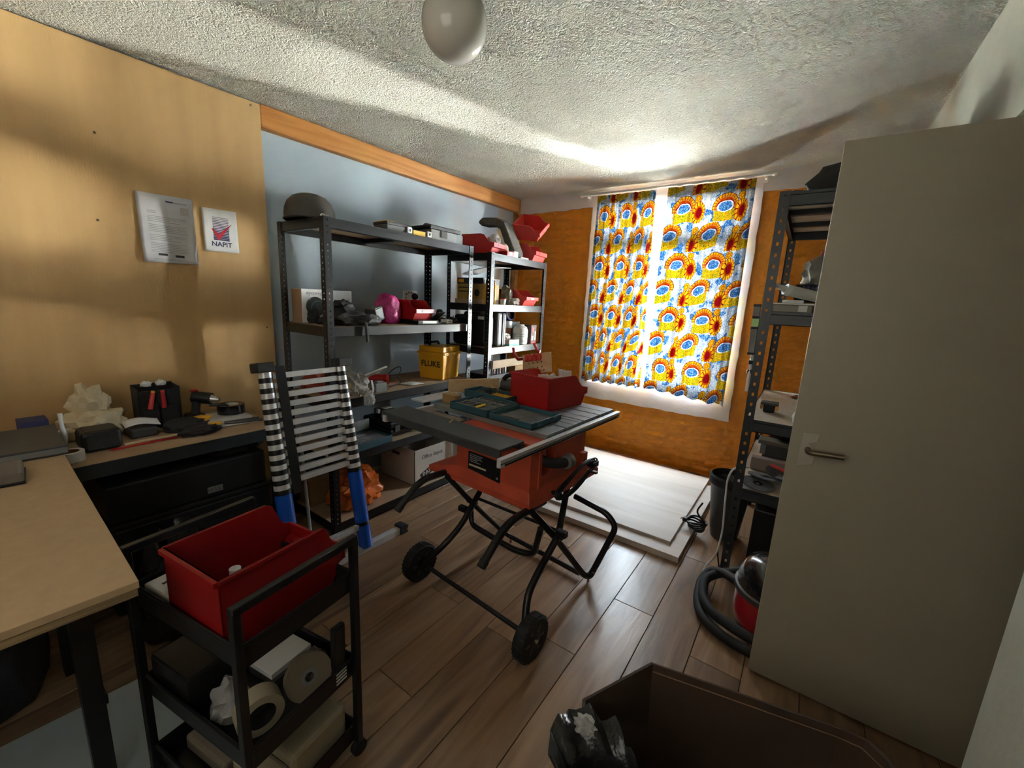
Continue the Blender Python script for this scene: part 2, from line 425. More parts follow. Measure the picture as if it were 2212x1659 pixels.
def arc(c, r, a0, a1, n, f):
    return [f(c[0] + r * math.cos(a0 + (a1 - a0) * i / n), c[1] + r * math.sin(a0 + (a1 - a0) * i / n)) for i in range(n + 1)]
def bend(pts, r, n=5):
    """round the corners of a polyline"""
    pts = [Vector(p) for p in pts]; out = [pts[0]]
    for i in range(1, len(pts) - 1):
        a, b, c = pts[i - 1], pts[i], pts[i + 1]
        u = (a - b); v = (c - b); k = min(r, u.length * .45, v.length * .45); u.normalize(); v.normalize()
        p, q = b + u * k, b + v * k
        for j in range(n + 1):
            t = j / n; out.append(p * (1 - t) ** 2 + b * 2 * t * (1 - t) + q * t * t)
    return out + [pts[-1]]
def TR(loc, rz=0., rx=0., ry=0.):
    return Matrix.Translation(loc) @ Matrix.Rotation(rz, 4, 'Z') @ Matrix.Rotation(ry, 4, 'Y') @ Matrix.Rotation(rx, 4, 'X')

# ------------------------------------------------------------------ the room
YB = 3.872                                    # window wall
lw = lambda y: -2.704 - .039 * (YB - y)       # left wall line (runs slightly out of square)
ZC = 2.502
mb = MB().box((-3.1, -1.1, -.08), (1.9, 4.3, -.006)); floor = struct('floor', mb, mat('floor_underlay', (.05, .03, .02), .9))
# laminate planks, laid along the room
PWD = .193; px0 = -2.9
pv = {}
def plank_mesh(w, l):
    k = (round(w, 3), round(l, 3))
    if k not in pv:
        g = .0012; b = .0015; h = .006
        m = MB()
        A = [(-w/2 + g, -l/2 + g), (w/2 - g, -l/2 + g), (w/2 - g, l/2 - g), (-w/2 + g, l/2 - g)]
        B = [(-w/2 + g + b, -l/2 + g + b), (w/2 - g - b, -l/2 + g + b), (w/2 - g - b, l/2 - g - b), (-w/2 + g + b, l/2 - g - b)]
        m.add([(x, y, -h) for x, y in A] + [(x, y, -b) for x, y in A] + [(x, y, 0) for x, y in B],
              [(i, (i + 1) % 4, 4 + (i + 1) % 4, 4 + i) for i in range(4)] + [(4 + i, 4 + (i + 1) % 4, 8 + (i + 1) % 4, 8 + i) for i in range(4)] + [(8, 9, 10, 11)])
        pv[k] = _mesh('plank', m, 'plank')
    return pv[k]
cols = [-.59 + PWD * k for k in range(-12, 12)]
for ci, xs in enumerate(cols):
    k = ci - 12
    y = {0: 1.83, -1: 1.40, -2: 1.29, -3: .86, 1: 2.45}.get(k, (ci * .47) % 1.22)
    while y > -1.0: y -= 1.22
    if xs > .95 or xs < -2.95: continue
    while y < YB:
        a, b = max(y, -1.0), min(y + 1.22, YB); y += 1.22
        if b - a < .05: continue
        o = bpy.data.objects.new('plank', plank_mesh(PWD, b - a)); COL.objects.link(o); o.parent = floor
        o.location = (xs + PWD / 2, (a + b) / 2, 0)

def ceil_fn(u, v):
    x = -3.1 + u * 3.48; y = -1.1 + v * (YB + 1.1 + .02)
    e = min(1, (x + 3.1) / .4, (YB - y) / .3 + .0)
    z = ZC + .010 * noise.noise((x * 1.3, y * 1.3, 4.2)) * max(e, 0) + .005 * noise.noise((x * 3.7, y * 3.1, 1.2)) * max(e, 0)
    return (x, y, z)
mb = MB().sheet(ceil_fn, 58, 80); ceil = struct('ceiling', mb, 'ceil', smooth=True)
mb = MB().box((.378, -1.1, ZC), (1.9, 4.3, ZC + .1)).box((-3.2, -1.2, ZC + .03), (1.95, 4.35, ZC + .13)); struct('ceiling_slab', mb, 'white_wall', parent=ceil)
for i, (x, y, a, s) in enumerate([(-1.313, 1.612, .3, .05), (-1.30, 1.66, 1.2, .045), (-1.304, 1.836, 2.0, .05), (-1.271, 1.955, .7, .06)]):
    mb = MB().blob((0, 0, 0), (s, s * .5, .012), i + 3, .5, 2.5, 3, False, TR((0, 0, 0), a)); mb.v = [v + Vector((x, y, ZC - .004)) for v in mb.v]
    struct('plaster_flake', mb, 'ceil', parent=ceil, smooth=True)

# left wall: blue wall, plywood lining, beam and post
mb = MB().prism([(lw(-1.1) - .055, -1.1), (lw(YB) - .055, YB), (-3.2, YB), (-3.2, -1.1)], 2, -.02, 2.6); wl = struct('wall_left', mb, 'blue')
mb = MB().prism([(lw(-1.0), -1.0), (lw(1.31), 1.31), (lw(1.31) - .05, 1.31), (lw(-1.0) - .05, -1.0)], 2, .0, 2.492); struct('plywood_panel', mb, 'ply_wall', parent=wl, bevel=.002)
for y, z in ((1.26, 2.47), (.58, 2.11), (1.27, 1.2), (.55, 1.72)):   # fixing screws
    struct('screw', MB().lathe([(.006, 0), (.006, .002), (.002, .003)], 8, TR((lw(y), y, z), 0, 0, PI / 2)), 'brass', parent=wl)
mb = MB().prism([(lw(1.312), 1.312), (lw(YB), YB), (lw(YB) - .07, YB), (lw(1.312) - .07, 1.312)], 2, 2.372, 2.5); struct('trim_1', mb, 'beam', bevel=.006)
mb = MB().box((lw(YB) - .055, YB - .05, 0), (lw(YB) + .012, YB, 2.374)); struct('trim_2', mb, 'beam', bevel=.005)

# window wall with painted bricks, white plaster round the window
OX0, OX1, OZ0, OZ1 = -1.775, -.515, .665, 2.362
mb = MB()
for a, b in (((-3.2, YB, -.02), (OX0, YB + .30, 2.6)), ((OX1, YB, -.02), (1.9, YB + .30, 2.6)), ((OX0, YB, -.02), (OX1, YB + .30, OZ0)), ((OX0, YB, OZ1), (OX1, YB + .30, 2.6))): mb.box(a, b)
wb = struct('wall_back', mb, 'orange')
def brick_mesh(w, seed):
    r = random.Random(seed); h = .066; d = .006 + r.random() * .005; m = MB(); nu, nv = 5, 3; vs = []
    for j in range(nv + 1):
        for i in range(nu + 1):
            u, v = i / nu, j / nv; e = (i in (0, nu)) or (j in (0, nv))
            vs.append(((u - .5) * w * (1 if e else .93) + r.uniform(-.003, .003), (.003 if e else -d) + r.uniform(-.002, .002), (v - .5) * h * (1 if e else .86) + r.uniform(-.003, .003)))
    m.add(vs, [(j * (nu + 1) + i, j * (nu + 1) + i + 1, (j + 1) * (nu + 1) + i + 1, (j + 1) * (nu + 1) + i) for j in range(nv) for i in range(nu)])
    return _mesh('brick', m, 'orange', True)
BV = [brick_mesh(.213, i) for i in range(6)]; HV = [brick_mesh(.104, i + 9) for i in range(4)]
nb = 0
for c in range(31):
    z = .04 + c * .0757
    if z > 2.33: break
    x = -2.72 + (0 if c % 2 else .11)
    while x < .40:
        w = .213 if random.random() < .75 else .104
        cx = x + w / 2; x += w + .011
        if cx - w / 2 < -2.70 or cx + w / 2 > .385: continue
        hid = (cx > .06) or (cx < -2.25 and z < .75)
        if hid: continue
        if z > .49 and cx + w / 2 > -1.875 and cx - w / 2 < -.425: continue
        o = bpy.data.objects.new('brick', random.choice(BV if w > .2 else HV)); COL.objects.link(o); o.parent = wb
        o.location = (cx, YB, z + random.uniform(-.004, .004)); o.rotation_euler = (0, random.uniform(-.012, .012), 0); nb += 1
assert nb <= 300, nb
rg = random.Random(3)
def rough_strip(pts_a, pts_b, t):
    """slab on the window wall between two ragged outlines (lists of (x, z))"""
    m = MB(); n = len(pts_a); vs = []
    for y in (YB + .002, YB - t):
        vs += [(p[0], y, p[1]) for p in pts_a] + [(p[0], y, p[1]) for p in pts_b]
    fs = []
    for i in range(n - 1):
        fs += [(i, i + 1, n + i + 1, n + i), (2 * n + i, 2 * n + i + 1, 3 * n + i + 1, 3 * n + i), (i, i + 1, 2 * n + i + 1, 2 * n + i), (n + i, n + i + 1, 3 * n + i + 1, 3 * n + i)]
    fs += [(0, n, 3 * n, 2 * n), (n - 1, 2 * n - 1, 4 * n - 1, 3 * n - 1)]
    return m.add(vs, fs)
j_ = lambda s=.005: rg.uniform(-s, s)
zs = [.52 + (2.40 - .52) * i / 30 for i in range(31)]
sur = rough_strip([(-1.852 + j_(), z) for z in zs], [(OX0, z) for z in zs], .020)
q = rough_strip([(-.440 + j_(), z) for z in zs], [(OX1, z) for z in zs], .020); sur.add(q.v, q.f)
xs_ = [OX0 + (OX1 - OX0) * i / 20 for i in range(21)]
q = rough_strip([(x, .52 + j_()) for x in xs_], [(x, OZ0) for x in xs_], .020); sur.add(q.v, q.f)
q = rough_strip([(x, OZ1) for x in xs_], [(x, 2.40) for x in xs_], .020); sur.add(q.v, q.f)
for a, b in (((OX0 - .002, YB - .019, OZ0), (OX0 + .012, YB + .13, OZ1)), ((OX1 - .012, YB - .019, OZ0), (OX1 + .002, YB + .13, OZ1)), ((OX0, YB - .019, OZ0 - .002), (OX1, YB + .13, OZ0 + .014)), ((OX0, YB - .019, OZ1 - .012), (OX1, YB + .13, OZ1 + .002))): sur.box(a, b)
struct('trim_3', sur, 'white_wall')
xs_ = [lw(YB) + .01 + (.39 - lw(YB)) * i / 50 for i in range(51)]
q = rough_strip([(x, 2.352 + j_(.006)) for x in xs_], [(x, ZC + .01) for x in xs_], .012); struct('trim_4', q, 'white_wall')

# right wall with the deep doorway, landing behind it
RX = .380
mb = MB()
for a, b in (((RX, 1.835, -.02), (.80, YB, 2.6)), ((RX, -1.1, -.02), (.80, 1.09, 2.6)), ((RX, 1.09, 2.0), (.80, 1.835, 2.6))): mb.box(a, b)
struct('wall_right', mb, 'dull_wall')
mb = MB()
for a, b in (((1.8, -1.1, -.02), (1.9, 4.2, 2.6)), ((.8, -1.1, -.02), (1.8, -1.0, 2.6)), ((.8, 3.0, -.02), (1.8, 3.1, 2.6))): mb.box(a, b)
struct('wall_landing', mb, 'white_wall')
struct('wall_front', MB().box((-3.2, -1.1, -.02), (.8, -1.0, 2.6)), 'white_wall')
# the open door
dr = struct('door_1', MB().box((.005, 1.768, .010), (.775, 1.808, 1.98)), 'door', bevel=.002)
q = MB().prism([(.036, .9), (.082, .915), (.086, .958), (.060, .99), (.083, 1.0), (.088, 1.03), (.040, 1.025)], 1, 1.7645, 1.769); hp = struct('handle_plate', q, 'old_paint', parent=dr, bevel=.001)
q = MB().tube(bend([(.061, 1.766, .968), (.061, 1.722, .968), (.16, 1.716, .976)], .02), .0095, 10); struct('handle', q, 'brass', parent=dr, smooth=True)
q = MB().tube(bend([(.061, 1.810, .968), (.061, 1.852, .968), (.16, 1.858, .970)], .02), .0095, 10); struct('handle', q, 'brass', parent=dr, smooth=True)
for z in (.25, 1.75): struct('hinge', MB().cyl((.783, 1.80, z), (.783, 1.80, z + .1), .008), 'steel', parent=dr)

# window
q = MB(); YF = 4.02
def bar(m, x0, x1, z0, z1, y0=YF - .03, y1=YF + .03): m.box((x0, y0, z0), (x1, y1, z1))
for r_ in ((OX0, OX0 + .055, OZ0, OZ1), (OX1 - .055, OX1, OZ0, OZ1), (OX0, OX1, OZ0, OZ0 + .05), (OX0, OX1, OZ1 - .03, OZ1), (OX0, OX1, 1.945, 1.985)): bar(q, *r_)
w1 = struct('window_1', q, 'upvc', bevel=.004)
q = MB()
for z in (1.915, 1.950, 1.985): bar(q, OX0 + .05, OX1 - .05, z, z + .026, YF - .045, YF + .02)
for z in (2.275, .715): bar(q, OX0 + .05, OX1 - .05, z, z + .03, YF - .045, YF + .02)
for x in (OX0 + .055, OX1 - .085): bar(q, x, x + .03, OZ0 + .05, OZ1 - .03, YF - .045, YF + .02)
struct('sash', q, 'upvc', parent=w1, bevel=.003)
g = bpy.data.materials.new('clear_pane'); g.use_nodes = True; nt = g.node_tree; nt.nodes.remove(nt.nodes['Principled BSDF'])
t_ = nd(nt, 'ShaderNodeBsdfTransparent'); t_.inputs[0].default_value = (.95, .97, .97, 1); g_ = nd(nt, 'ShaderNodeBsdfGlossy'); g_.inputs['Roughness'].default_value = .02
f_ = nd(nt, 'ShaderNodeMixShader'); f_.inputs[0].default_value = .05; nt.links.new(t_.outputs[0], f_.inputs[1]); nt.links.new(g_.outputs[0], f_.inputs[2]); nt.links.new(f_.outputs[0], nt.nodes['Material Output'].inputs[0])
for z0, z1 in ((.745, 1.915), (2.01, 2.275)):
    struct('pane', MB().box((OX0 + .06, YF - .004, z0), (OX1 - .06, YF + .002, z1)), g, parent=w1)
struct('street_pavement', MB().box((-30, 4.2, -3.1), (30, 34, -3.0)), 'street')

# ceiling lamp
t = thing('ceiling_lamp', 'white opal globe lamp fixed to the textured ceiling', 'lamp', (-1.066, 1.111, ZC))
q = MB().lathe([(.105, ZC + .006), (.112, ZC - .02), (.108, ZC - .05), (.098, ZC - .085), (.094, ZC - .10)], 32, TR((-1.066, 1.111, 0))); part('base', q, 'white', t, True)
q = MB().lathe([(.092, ZC - .098)] + [(.104 * math.sin(a), 2.290 + .104 * math.cos(a)) for a in [.55 + (PI - .56) * i / 18 for i in range(19)]], 40, TR((-1.066, 1.111, 0))); part('globe', q, 'globe', t, True)

# curtains on their rail
def curtain(name, label, x0t, x1t, x0b, x1b, zt, zb0, zb1, folds, seed, lean=0.):
    m = MB(); nu, nv = 150, 34; r = random.Random(seed)
    ph = [r.uniform(0, 6.28) for _ in range(4)]
    def yf(u, v):
        a = .015 + .017 * v
        w = math.sin(folds * 2 * PI * u + ph[0] + .5 * math.sin(3 * u + ph[1])) + .75 * math.sin(folds * 4.3 * PI * u + ph[2]) + (.25 * math.sin(folds * 11 * PI * u + ph[3]) * (1 - v))
        return 3.803 + a * w * (.55 + .45 * noise.noise((u * 5, v * 1.5, seed)))
    def fn(u, v):
        x = (x0t + (x1t - x0t) * u) * (1 - v) + (x0b + (x1b - x0b) * u) * v + .004 * noise.noise((u * 6, v * 4, seed + 2))
        zb = zb0 + (zb1 - zb0) * u + .006 * math.sin(folds * 2 * PI * u + ph[0])
        return (x, yf(u, v), zt + (zb - zt) * v)
    m.sheet(fn, nu, nv)
    # cloth lengths for the print
    uvs = []
    for j in range(nv + 1):
        acc = 0; prev = None
        for i in range(nu + 1):
            p = m.v[j * (nu + 1) + i]
            if prev is not None: acc += math.hypot(p.x - prev.x, (p.y - prev.y) * 1.0)
            prev = p; uvs.append((acc * (1.3 if seed == 1 else 1.0) + seed * .37, 3.0 - (zt - p.z)))
    o = single(name, m, 'curtain', label, 'curtain', smooth=True, group=None)
    uvl = o.data.uv_layers.new(name='UVMap')
    for lp in o.data.loops: uvl.data[lp.index].uv = uvs[lp.vertex_index]
    return o
curtain('curtain', 'left curtain of yellow blue and red wax print, narrower and bunched', -1.783, -1.243, -1.800, -1.200, 2.434, .695, .705, 7, 1)
curtain('curtain', 'right curtain of yellow blue and red wax print, wider and hanging lower', -1.140, -.488, -1.165, -.487, 2.438, .712, .660, 5, 5)
t = thing('curtain_rail', 'thin white curtain rail under the ceiling over the window', 'curtain rail', (-1.15, 3.80, 2.45))
part('rod', MB().cyl((-1.93, 3.805, 2.452), (-.39, 3.805, 2.457), .011), 'white', t, True)
for x in (-1.945, -.375): part('finial', MB().lathe([(.001, -.02), (.013, -.015), (.019, 0), (.013, .015), (.001, .02)], 14, TR((x, 3.805, 2.455), 0, 0, PI / 2)), 'white', t, True)
for x in (-1.89, -.43): part('bracket', MB().box((x - .006, 3.80, 2.43), (x + .006, YB - .012, 2.444)).box((x - .012, YB - .02, 2.41), (x + .012, YB - .01, 2.47)), 'white', t)

# ------------------------------------------------------------------ boltless shelving
def shelving(name, label, x0, x1, y0, y1, zt, levels, steel, board, hole, pitch, bh=.055, fl=.040, mids=1, group=None):
    """four perforated angle posts, and at every level two long beams, two short beams and a board"""
    t = thing(name, label, 'shelving', ((x0 + x1) / 2, (y0 + y1) / 2, 0), 0, group)
    th = .002; pm = {}
    for sx, sy, X_, Y_ in ((1, 1, x0, y0), (1, -1, x0, y1), (-1, 1, x1, y0), (-1, -1, x1, y1)):
        q = MB().perf((X_, Y_, 0), (sx, 0, 0), (0, 0, 1), fl, zt, pitch, *hole)
        q.perf((X_, Y_, 0), (0, sy, 0), (0, 0, 1), fl, zt, pitch, *hole)
        p = part('post', q, steel, t, thick=th)
        part('foot', MB().box((min(X_, X_ + sx * fl) - .002, min(Y_, Y_ + sy * fl) - .002, 0), (max(X_, X_ + sx * fl) + .002, max(Y_, Y_ + sy * fl) + .002, .018)), 'black', t).parent = p
    lx = (x1 - x0) > (y1 - y0)
    for z in levels:
        for Y_, s in ((y0, 1), (y1, -1)):
            a, b = sorted((Y_ + s * .003, Y_ + s * .006)); c, d = sorted((Y_ + s * .003, Y_ + s * .026))
            part('beam', MB().box((x0 + .004, a, z - bh), (x1 - .004, b, z)).box((x0 + .004, c, z - bh), (x1 - .004, d, z - bh + .003)).box((x0 + .004, c, z - .016), (x1 - .004, d, z - .013)), steel, t)
        for X_, s in ((x0, 1), (x1, -1)):
            a, b = sorted((X_ + s * .003, X_ + s * .006)); c, d = sorted((X_ + s * .003, X_ + s * .026))
            part('beam', MB().box((a, y0 + .007, z - bh), (b, y1 - .007, z)).box((c, y0 + .007, z - bh), (d, y1 - .007, z - bh + .003)).box((c, y0 + .007, z - .016), (d, y1 - .007, z - .013)), steel, t)
        part('shelf', MB().box((x0 + .008, y0 + .008, z - .0125), (x1 - .008, y1 - .008, z - .002)), board, t)
        for k in range(mids):
            f = (k + 1) / (mids + 1)
            if lx: q = MB().box((x0 + (x1 - x0) * f - .02, y0 + .028, z - .04), (x0 + (x1 - x0) * f + .02, y1 - .028, z - .0135))
            else: q = MB().box((x0 + .028, y0 + (y1 - y0) * f - .02, z - .04), (x1 - .028, y0 + (y1 - y0) * f + .02, z - .0135))
            part('support_bar', q, steel, t)
    return t
LA = (-2.60, -2.12, 1.269, 2.453)
shelving('metal_shelving', 'wide black metal shelving of five tiers along the blue wall', *LA, 1.822, (1.82, 1.25, .83, .49, .075), 'black_steel', 'mdf', (.008, .008), .031)
shelving('metal_shelving', 'narrow black metal shelving in the corner beside the orange brick wall', -2.45, -2.0, 2.52, 3.32, 1.790, (1.785, 1.405, 1.07, .79, .12), 'black_steel', 'mdf', (.007, .007), .031, mids=0)
shelving('metal_shelving', 'tall charcoal metal shelving with keyhole slots behind the open door', -.205, .370, 2.42, 3.52, 2.0, (1.995, 1.445, .895, .515), 'grey_steel', 'pale_board', (.011, .016), .052, bh=.064, fl=.044, mids=2)

# ------------------------------------------------------------------ stacking bins
def bin_mesh(L, w, H, ff=.60, t=.0035):
    """open-fronted stacking bin, front towards +y, base at z = 0, centred"""
    m = MB(); y0, y1 = -L / 2, L / 2
    side = [(y0, 0), (y0, H), (y0 + ff * L, H), (y0 + (ff + .2 * (1 - ff)) * L, H * .96), (y0 + (ff + .45 * (1 - ff)) * L, H * .74), (y0 + (ff + .65 * (1 - ff)) * L, H * .60), (y1, H * .55), (y1, H * .34), (y1 - .05 * L, H * .32), (y1 - .13 * L, 0)]
    for s in (-1, 1):
        a, b = sorted((s * w / 2, s * (w / 2 - t))); m.prism(side, 0, a, b)
    m.box((-w / 2, y0, 0), (w / 2, y1 - .13 * L, t))
    m.prism([(y0, 0), (y0 + t, 0), (y0 + t, H), (y0, H)], 0, -w / 2, w / 2)
    m.prism([(y1 - .13 * L - t, 0), (y1 - .13 * L, 0), (y1 - .05 * L, H * .32), (y1 - .05 * L - t, H * .32)], 0, -w / 2, w / 2)
    m.prism([(y1 - .05 * L - t, H * .32), (y1, H * .34), (y1, H * .55), (y1 - t, H * .55), (y1 - t, H * .36), (y1 - .05 * L - t, H * .34)], 0, -w / 2, w / 2)
    # rolled rim along the sides and grip at the back
    for s in (-1, 1):
        m.box((s * (w / 2 + .002) - .004, y0, H - .008), (s * (w / 2 + .002) + .004, y0 + ff * L, H))
    m.prism([(y0 - .010, H - .012), (y0, H - .016), (y0 + t, H), (y0 - .010, H)], 0, -w / 2, w / 2)
    return m
def stack_bin(label, loc, rz, L, w, H, m='red', slot=True, card=False, group='red stacking bins', rx=0., ry=0., ff=.60):
    t = thing('storage_bin', label, 'bin', loc, rz, group)
    T = TR((0, 0, 0), 0, rx, ry)
    def tf(q): q.v = [T @ v for v in q.v]; return q
    part('bin_body', tf(bin_mesh(L, w, H, ff)), m, t, local=True)
    y1 = L / 2
    part('front_lip', tf(MB().box((-w / 2 - .003, y1, H * .345), (w / 2 + .003, y1 + .004, H * .55))), m, t, local=True, bevel=.001)
    if slot: part('label_slot', tf(MB().box((w * .18, y1 + .004, H * .39), (w * .21, y1 + .0055, H * .52))), 'black', t, local=True)
    if card: part('label_card', tf(MB().box((-w * .12, y1 + .004, H * .40), (w * .14, y1 + .0058, H * .51))), 'paper', t, local=True)
    return t

# ------------------------------------------------------------------ table saw on its folding wheeled stand
ts = thing('table_saw', 'red table saw with grey top on a folding black wheeled stand', 'table saw', (-1.15, 1.65, 0))
RS = TR((-.90, 1.462, 0), -.055)              # base corner, local +x to the operator side... y towards the window
def sv(p): return RS @ Vector(p)
def sp_(q): q.v = [RS @ v for v in q.v]; return q
# body: u = x (0 front, -.45 rear), v = y
q = MB()
B0 = [(0.0, 0.0), (0.0, .49), (-.46, .49), (-.46, 0.0)]
q.add([(x, y, .60) for x, y in B0] + [(x, y, .825) for x, y in B0], [(0, 1, 2, 3)])       # body shell with the round port cut in the front
q.f.pop()
nseg = 20; pc = (.135, .715); pr = .068
ringf = [(0, pc[0] + pr * math.cos(2 * PI * i / nseg), pc[1] + pr * math.sin(2 * PI * i / nseg)) for i in range(nseg)]
ringb = [(-.055, y, z) for _, y, z in ringf]
def edge(a):
    c, s_ = math.cos(a), math.sin(a); k = []
    if c > 1e-6: k.append((.49 - pc[0]) / c)
    if c < -1e-6: k.append((0 - pc[0]) / c)
    if s_ > 1e-6: k.append((.825 - pc[1]) / s_)
    if s_ < -1e-6: k.append((.60 - pc[1]) / s_)
    t_ = min(k); return (0, pc[0] + c * t_, pc[1] + s_ * t_)
outer = [edge(2 * PI * i / nseg) for i in range(nseg)]
fb = MB().add(outer + ringf + ringb, [(i, (i + 1) % nseg, nseg + (i + 1) % nseg, nseg + i) for i in range(nseg)] + [(nseg + i, nseg + (i + 1) % nseg, 2 * nseg + (i + 1) % nseg, 2 * nseg + i) for i in range(nseg)])
part('port_light_disc', sp_(MB().add(ringb, [tuple(range(nseg))])), 'white_card', ts)  # pale disc: light showing through the port put into its colour
for cy, cz in ((0, .60), (.49, .60), (.49, .825), (0, .825)):
    ks = [min(range(nseg), key=lambda i: math.hypot(outer[i][1] - cy, outer[i][2] - cz))]
    i = ks[0]; a = math.atan2(outer[i][2] - pc[1], outer[i][1] - pc[0]); b = math.atan2(cz - pc[1], cy - pc[0])
    d = (b - a + PI) % (2 * PI) - PI
    j = (i + (1 if d > 0 else -1)) % nseg
    fb.add([outer[i], (0, cy, cz), outer[j]], [(0, 1, 2)])
q.add(fb.v, fb.f)
q.add([(x, y, z) for z in (.60, .825) for x, y in B0], [(0, 3, 7, 4), (3, 2, 6, 7), (2, 1, 5, 6), (4, 5, 6, 7)])
# flared skirt
S0 = [(.0, .0), (.0, .49), (-.46, .49), (-.46, 0)]; S1 = [(.012, -.012), (.03, .62), (-.66, .62), (-.66, -.012)]
q.add([(x, y, .605) for x, y in S0] + [(x, y, .552) for x, y in S1] + [(x, y, .520) for x, y in S1], [(i, (i + 1) % 4, 4 + (i + 1) % 4, 4 + i) for i in range(4)] + [(4 + i, 4 + (i + 1) % 4, 8 + (i + 1) % 4, 8 + i) for i in range(4)] + [(8, 9, 10, 11)])
part('saw_body', sp_(q), 'saw_red', ts, bevel=.006)
part('rib', sp_(MB().box((-.002, .062, .60), (.006, .085, .825))), 'saw_red', ts, bevel=.002)
part('switch_box', sp_(MB().box((-.01, .44, .62), (.025, .485, .68))), 'saw_red', ts, bevel=.004)
pl = part('warning_panel', sp_(MB().prism([(-.375, .612), (-.168, .595), (-.168, .700), (-.375, .703)], 1, -.004, .002)), 'black', ts, bevel=.001)
def slabel(nm, x0, x1, z0, z1, m, y=-.006): return part(nm, sp_(MB().box((x0, y, z0), (x1, -.003, z1))), m, ts)
for k in range(5): slabel('print_line', -.362, -.362 + (.085, .075, .08, .05, .07)[k], .690 - k * .009, .693 - k * .009, 'ink_grey').parent = pl
slabel('strip_label', -.366, -.255, .632, .640, 'kraft').parent = pl
slabel('mark', -.190, -.178, .612, .620, 'ink_grey').parent = pl
slabel('mark', -.186, -.179, .668, .676, 'bright_yellow').parent = pl
# pipe elbow in the port, cord hook
part('dust_elbow', sp_(MB().tube(bend([(-.05, .09, .745), (.0, .10, .725), (.03, .15, .708), (.045, .215, .700)], .05), .024, 14)), 'rubber', ts, True)
q = MB().lathe([(.030, 0), (.034, .012), (.026, .03), (.034, .045), (.020, .06)], 18, TR(sv((.047, .215, .700)), -.055) @ Matrix.Rotation(-PI / 2, 4, 'X')); part('hose_adapter', q, 'grey', ts, True)
# table top: three slabs between mitre slots, plus the raised edge ribs
TT = .850
def top(x0, x1, y0, y1, m='table_grey', z0=.826, z1=TT): part('table_top', sp_(MB().box((x0, y0, z0), (x1, y1, z1))), m, ts, bevel=.0015)
for a, b in ((.105, .262), (.276, .440), (.454, .610), (.624, .800)): top(-.76, .004, a, b)
part('table_web', sp_(MB().box((-.75, .110, .826), (-.004, .795, .838))), 'dark_grey', ts)
for a, b in ((.34, .344), (.40, .404), (.52, .524), (.70, .704)): part('groove', sp_(MB().box((-.76, a, TT), (.004, b, TT + .0012))), 'dark_grey', ts)
# sliding extension wing at the near side, rails
part('extension_wing', sp_(MB().box((-.825, -.19, .834), (-.022, -.028, .848))), 'dark_plate', ts, bevel=.002)
part('wing_skirt', sp_(MB().box((-.825, -.19, .808), (-.022, -.178, .834)).box((-.825, -.04, .808), (-.022, -.028, .834))), 'dark_plate', ts)
r1 = part('front_rail', sp_(MB().prism([(.010, .800), (.030, .800), (.030, .828), (.036, .836), (.010, .836)], 1, -.245, .830)), 'alu', ts, bevel=.001)
part('rail_slot', sp_(MB().box((.0302, -.245, .814), (.0312, .830, .818))), 'dark_grey', ts).parent = r1
part('rail_scale', sp_(MB().box((.0302, -.22, .802), (.0308, .80, .811))), 'black', ts).parent = r1
part('rear_rail', sp_(MB().box((-.80, -.2, .800), (-.775, .80, .834))), 'alu', ts)
for y in (.2, .6): part('bracket', sp_(MB().box((.0, y, .79), (.012, y + .04, .826)).box((-.775, y, .79), (-.745, y + .04, .826))), 'black', ts)
# stand
def tb(nm, pts, r=.0155, m='black_steel', rr=.06, parent=None): return part(nm, MB().tube(bend(pts, rr, 6), r, 12), m, ts, True)
tb('leg', [(-.765, 1.268, .10), (-.80, 1.335, .22), (-.805, 1.42, .275), (-.81, 1.60, .37), (-.90, 1.84, .505)], .016)
tb('leg', [(-1.42, 1.325, .10), (-1.345, 1.40, .205), (-1.33, 1.50, .268), (-1.335, 1.62, .37), (-1.38, 1.88, .52)], .016)
tb('leg', [(-.90, 1.47, .525), (-.822, 1.60, .35), (-.765, 1.835, .05), (-.745, 1.872, .028), (-.66, 1.955, .31), (-.72, 1.96, .365), (-.915, 1.97, .395)], .016, rr=.035)
tb('leg', [(-1.40, 1.46, .54), (-1.352, 1.60, .36), (-1.32, 1.83, .11), (-1.31, 1.895, .045), (-1.24, 1.905, .030), (-.80, 1.860, .030)], .014)
tb('brace', [(-1.350, 1.60, .33), (-1.32, 1.575, .245), (-1.0, 1.530, .245), (-.90, 1.540, .26), (-.845, 1.49, .44)], .015)
tb('cross_bar', [(-1.335, 1.63, .375), (-.815, 1.625, .375)], .008)
tb('axle', [(-1.455, 1.331, .095), (-.745, 1.272, .095)], .011)
tb('handle', [(-.90, 1.60, .512), (-.90, 1.30, .528), (-.90, 1.150, .420)], .017, rr=.07)
tb('handle', [(-1.44, 1.60, .53), (-1.42, 1.30, .565), (-1.42, 1.170, .470)], .017, rr=.07)
for x, y, z in ((-.90, 1.150, .420), (-1.42, 1.170, .470)): part('end_cap', MB().tube([(x, y + .010, z + .009), (x, y - .012, z - .008)], .0195, 12), 'rubber', ts, True)
for x, y, z in ((-.818, 1.605, .362), (-1.342, 1.60, .362)): part('pivot', MB().cyl((x - .03, y, z), (x + .03, y, z), .013), 'black', ts, True)
for x, y, z in ((-1.375, 1.565, .325), (-.785, 1.585, .395)): part('latch', MB().cbox((x, y, z), (.05, .03, .03), None), 'black', ts, bevel=.004)
part('foot_bolt', MB().cyl((-.750, 1.862, .0), (-.750, 1.866, .02), .006), 'copper', ts)
part('foot_bolt', MB().cyl((-1.28, 1.90, .0), (-1.28, 1.90, .02), .006), 'copper', ts)
for k in range(3): part('screw', MB().cyl((-.735 + k * .008, 1.868 + k * .012, .06 + k * .018), (-.722 + k * .008, 1.866 + k * .012, .063 + k * .018), .0035), 'steel', ts)
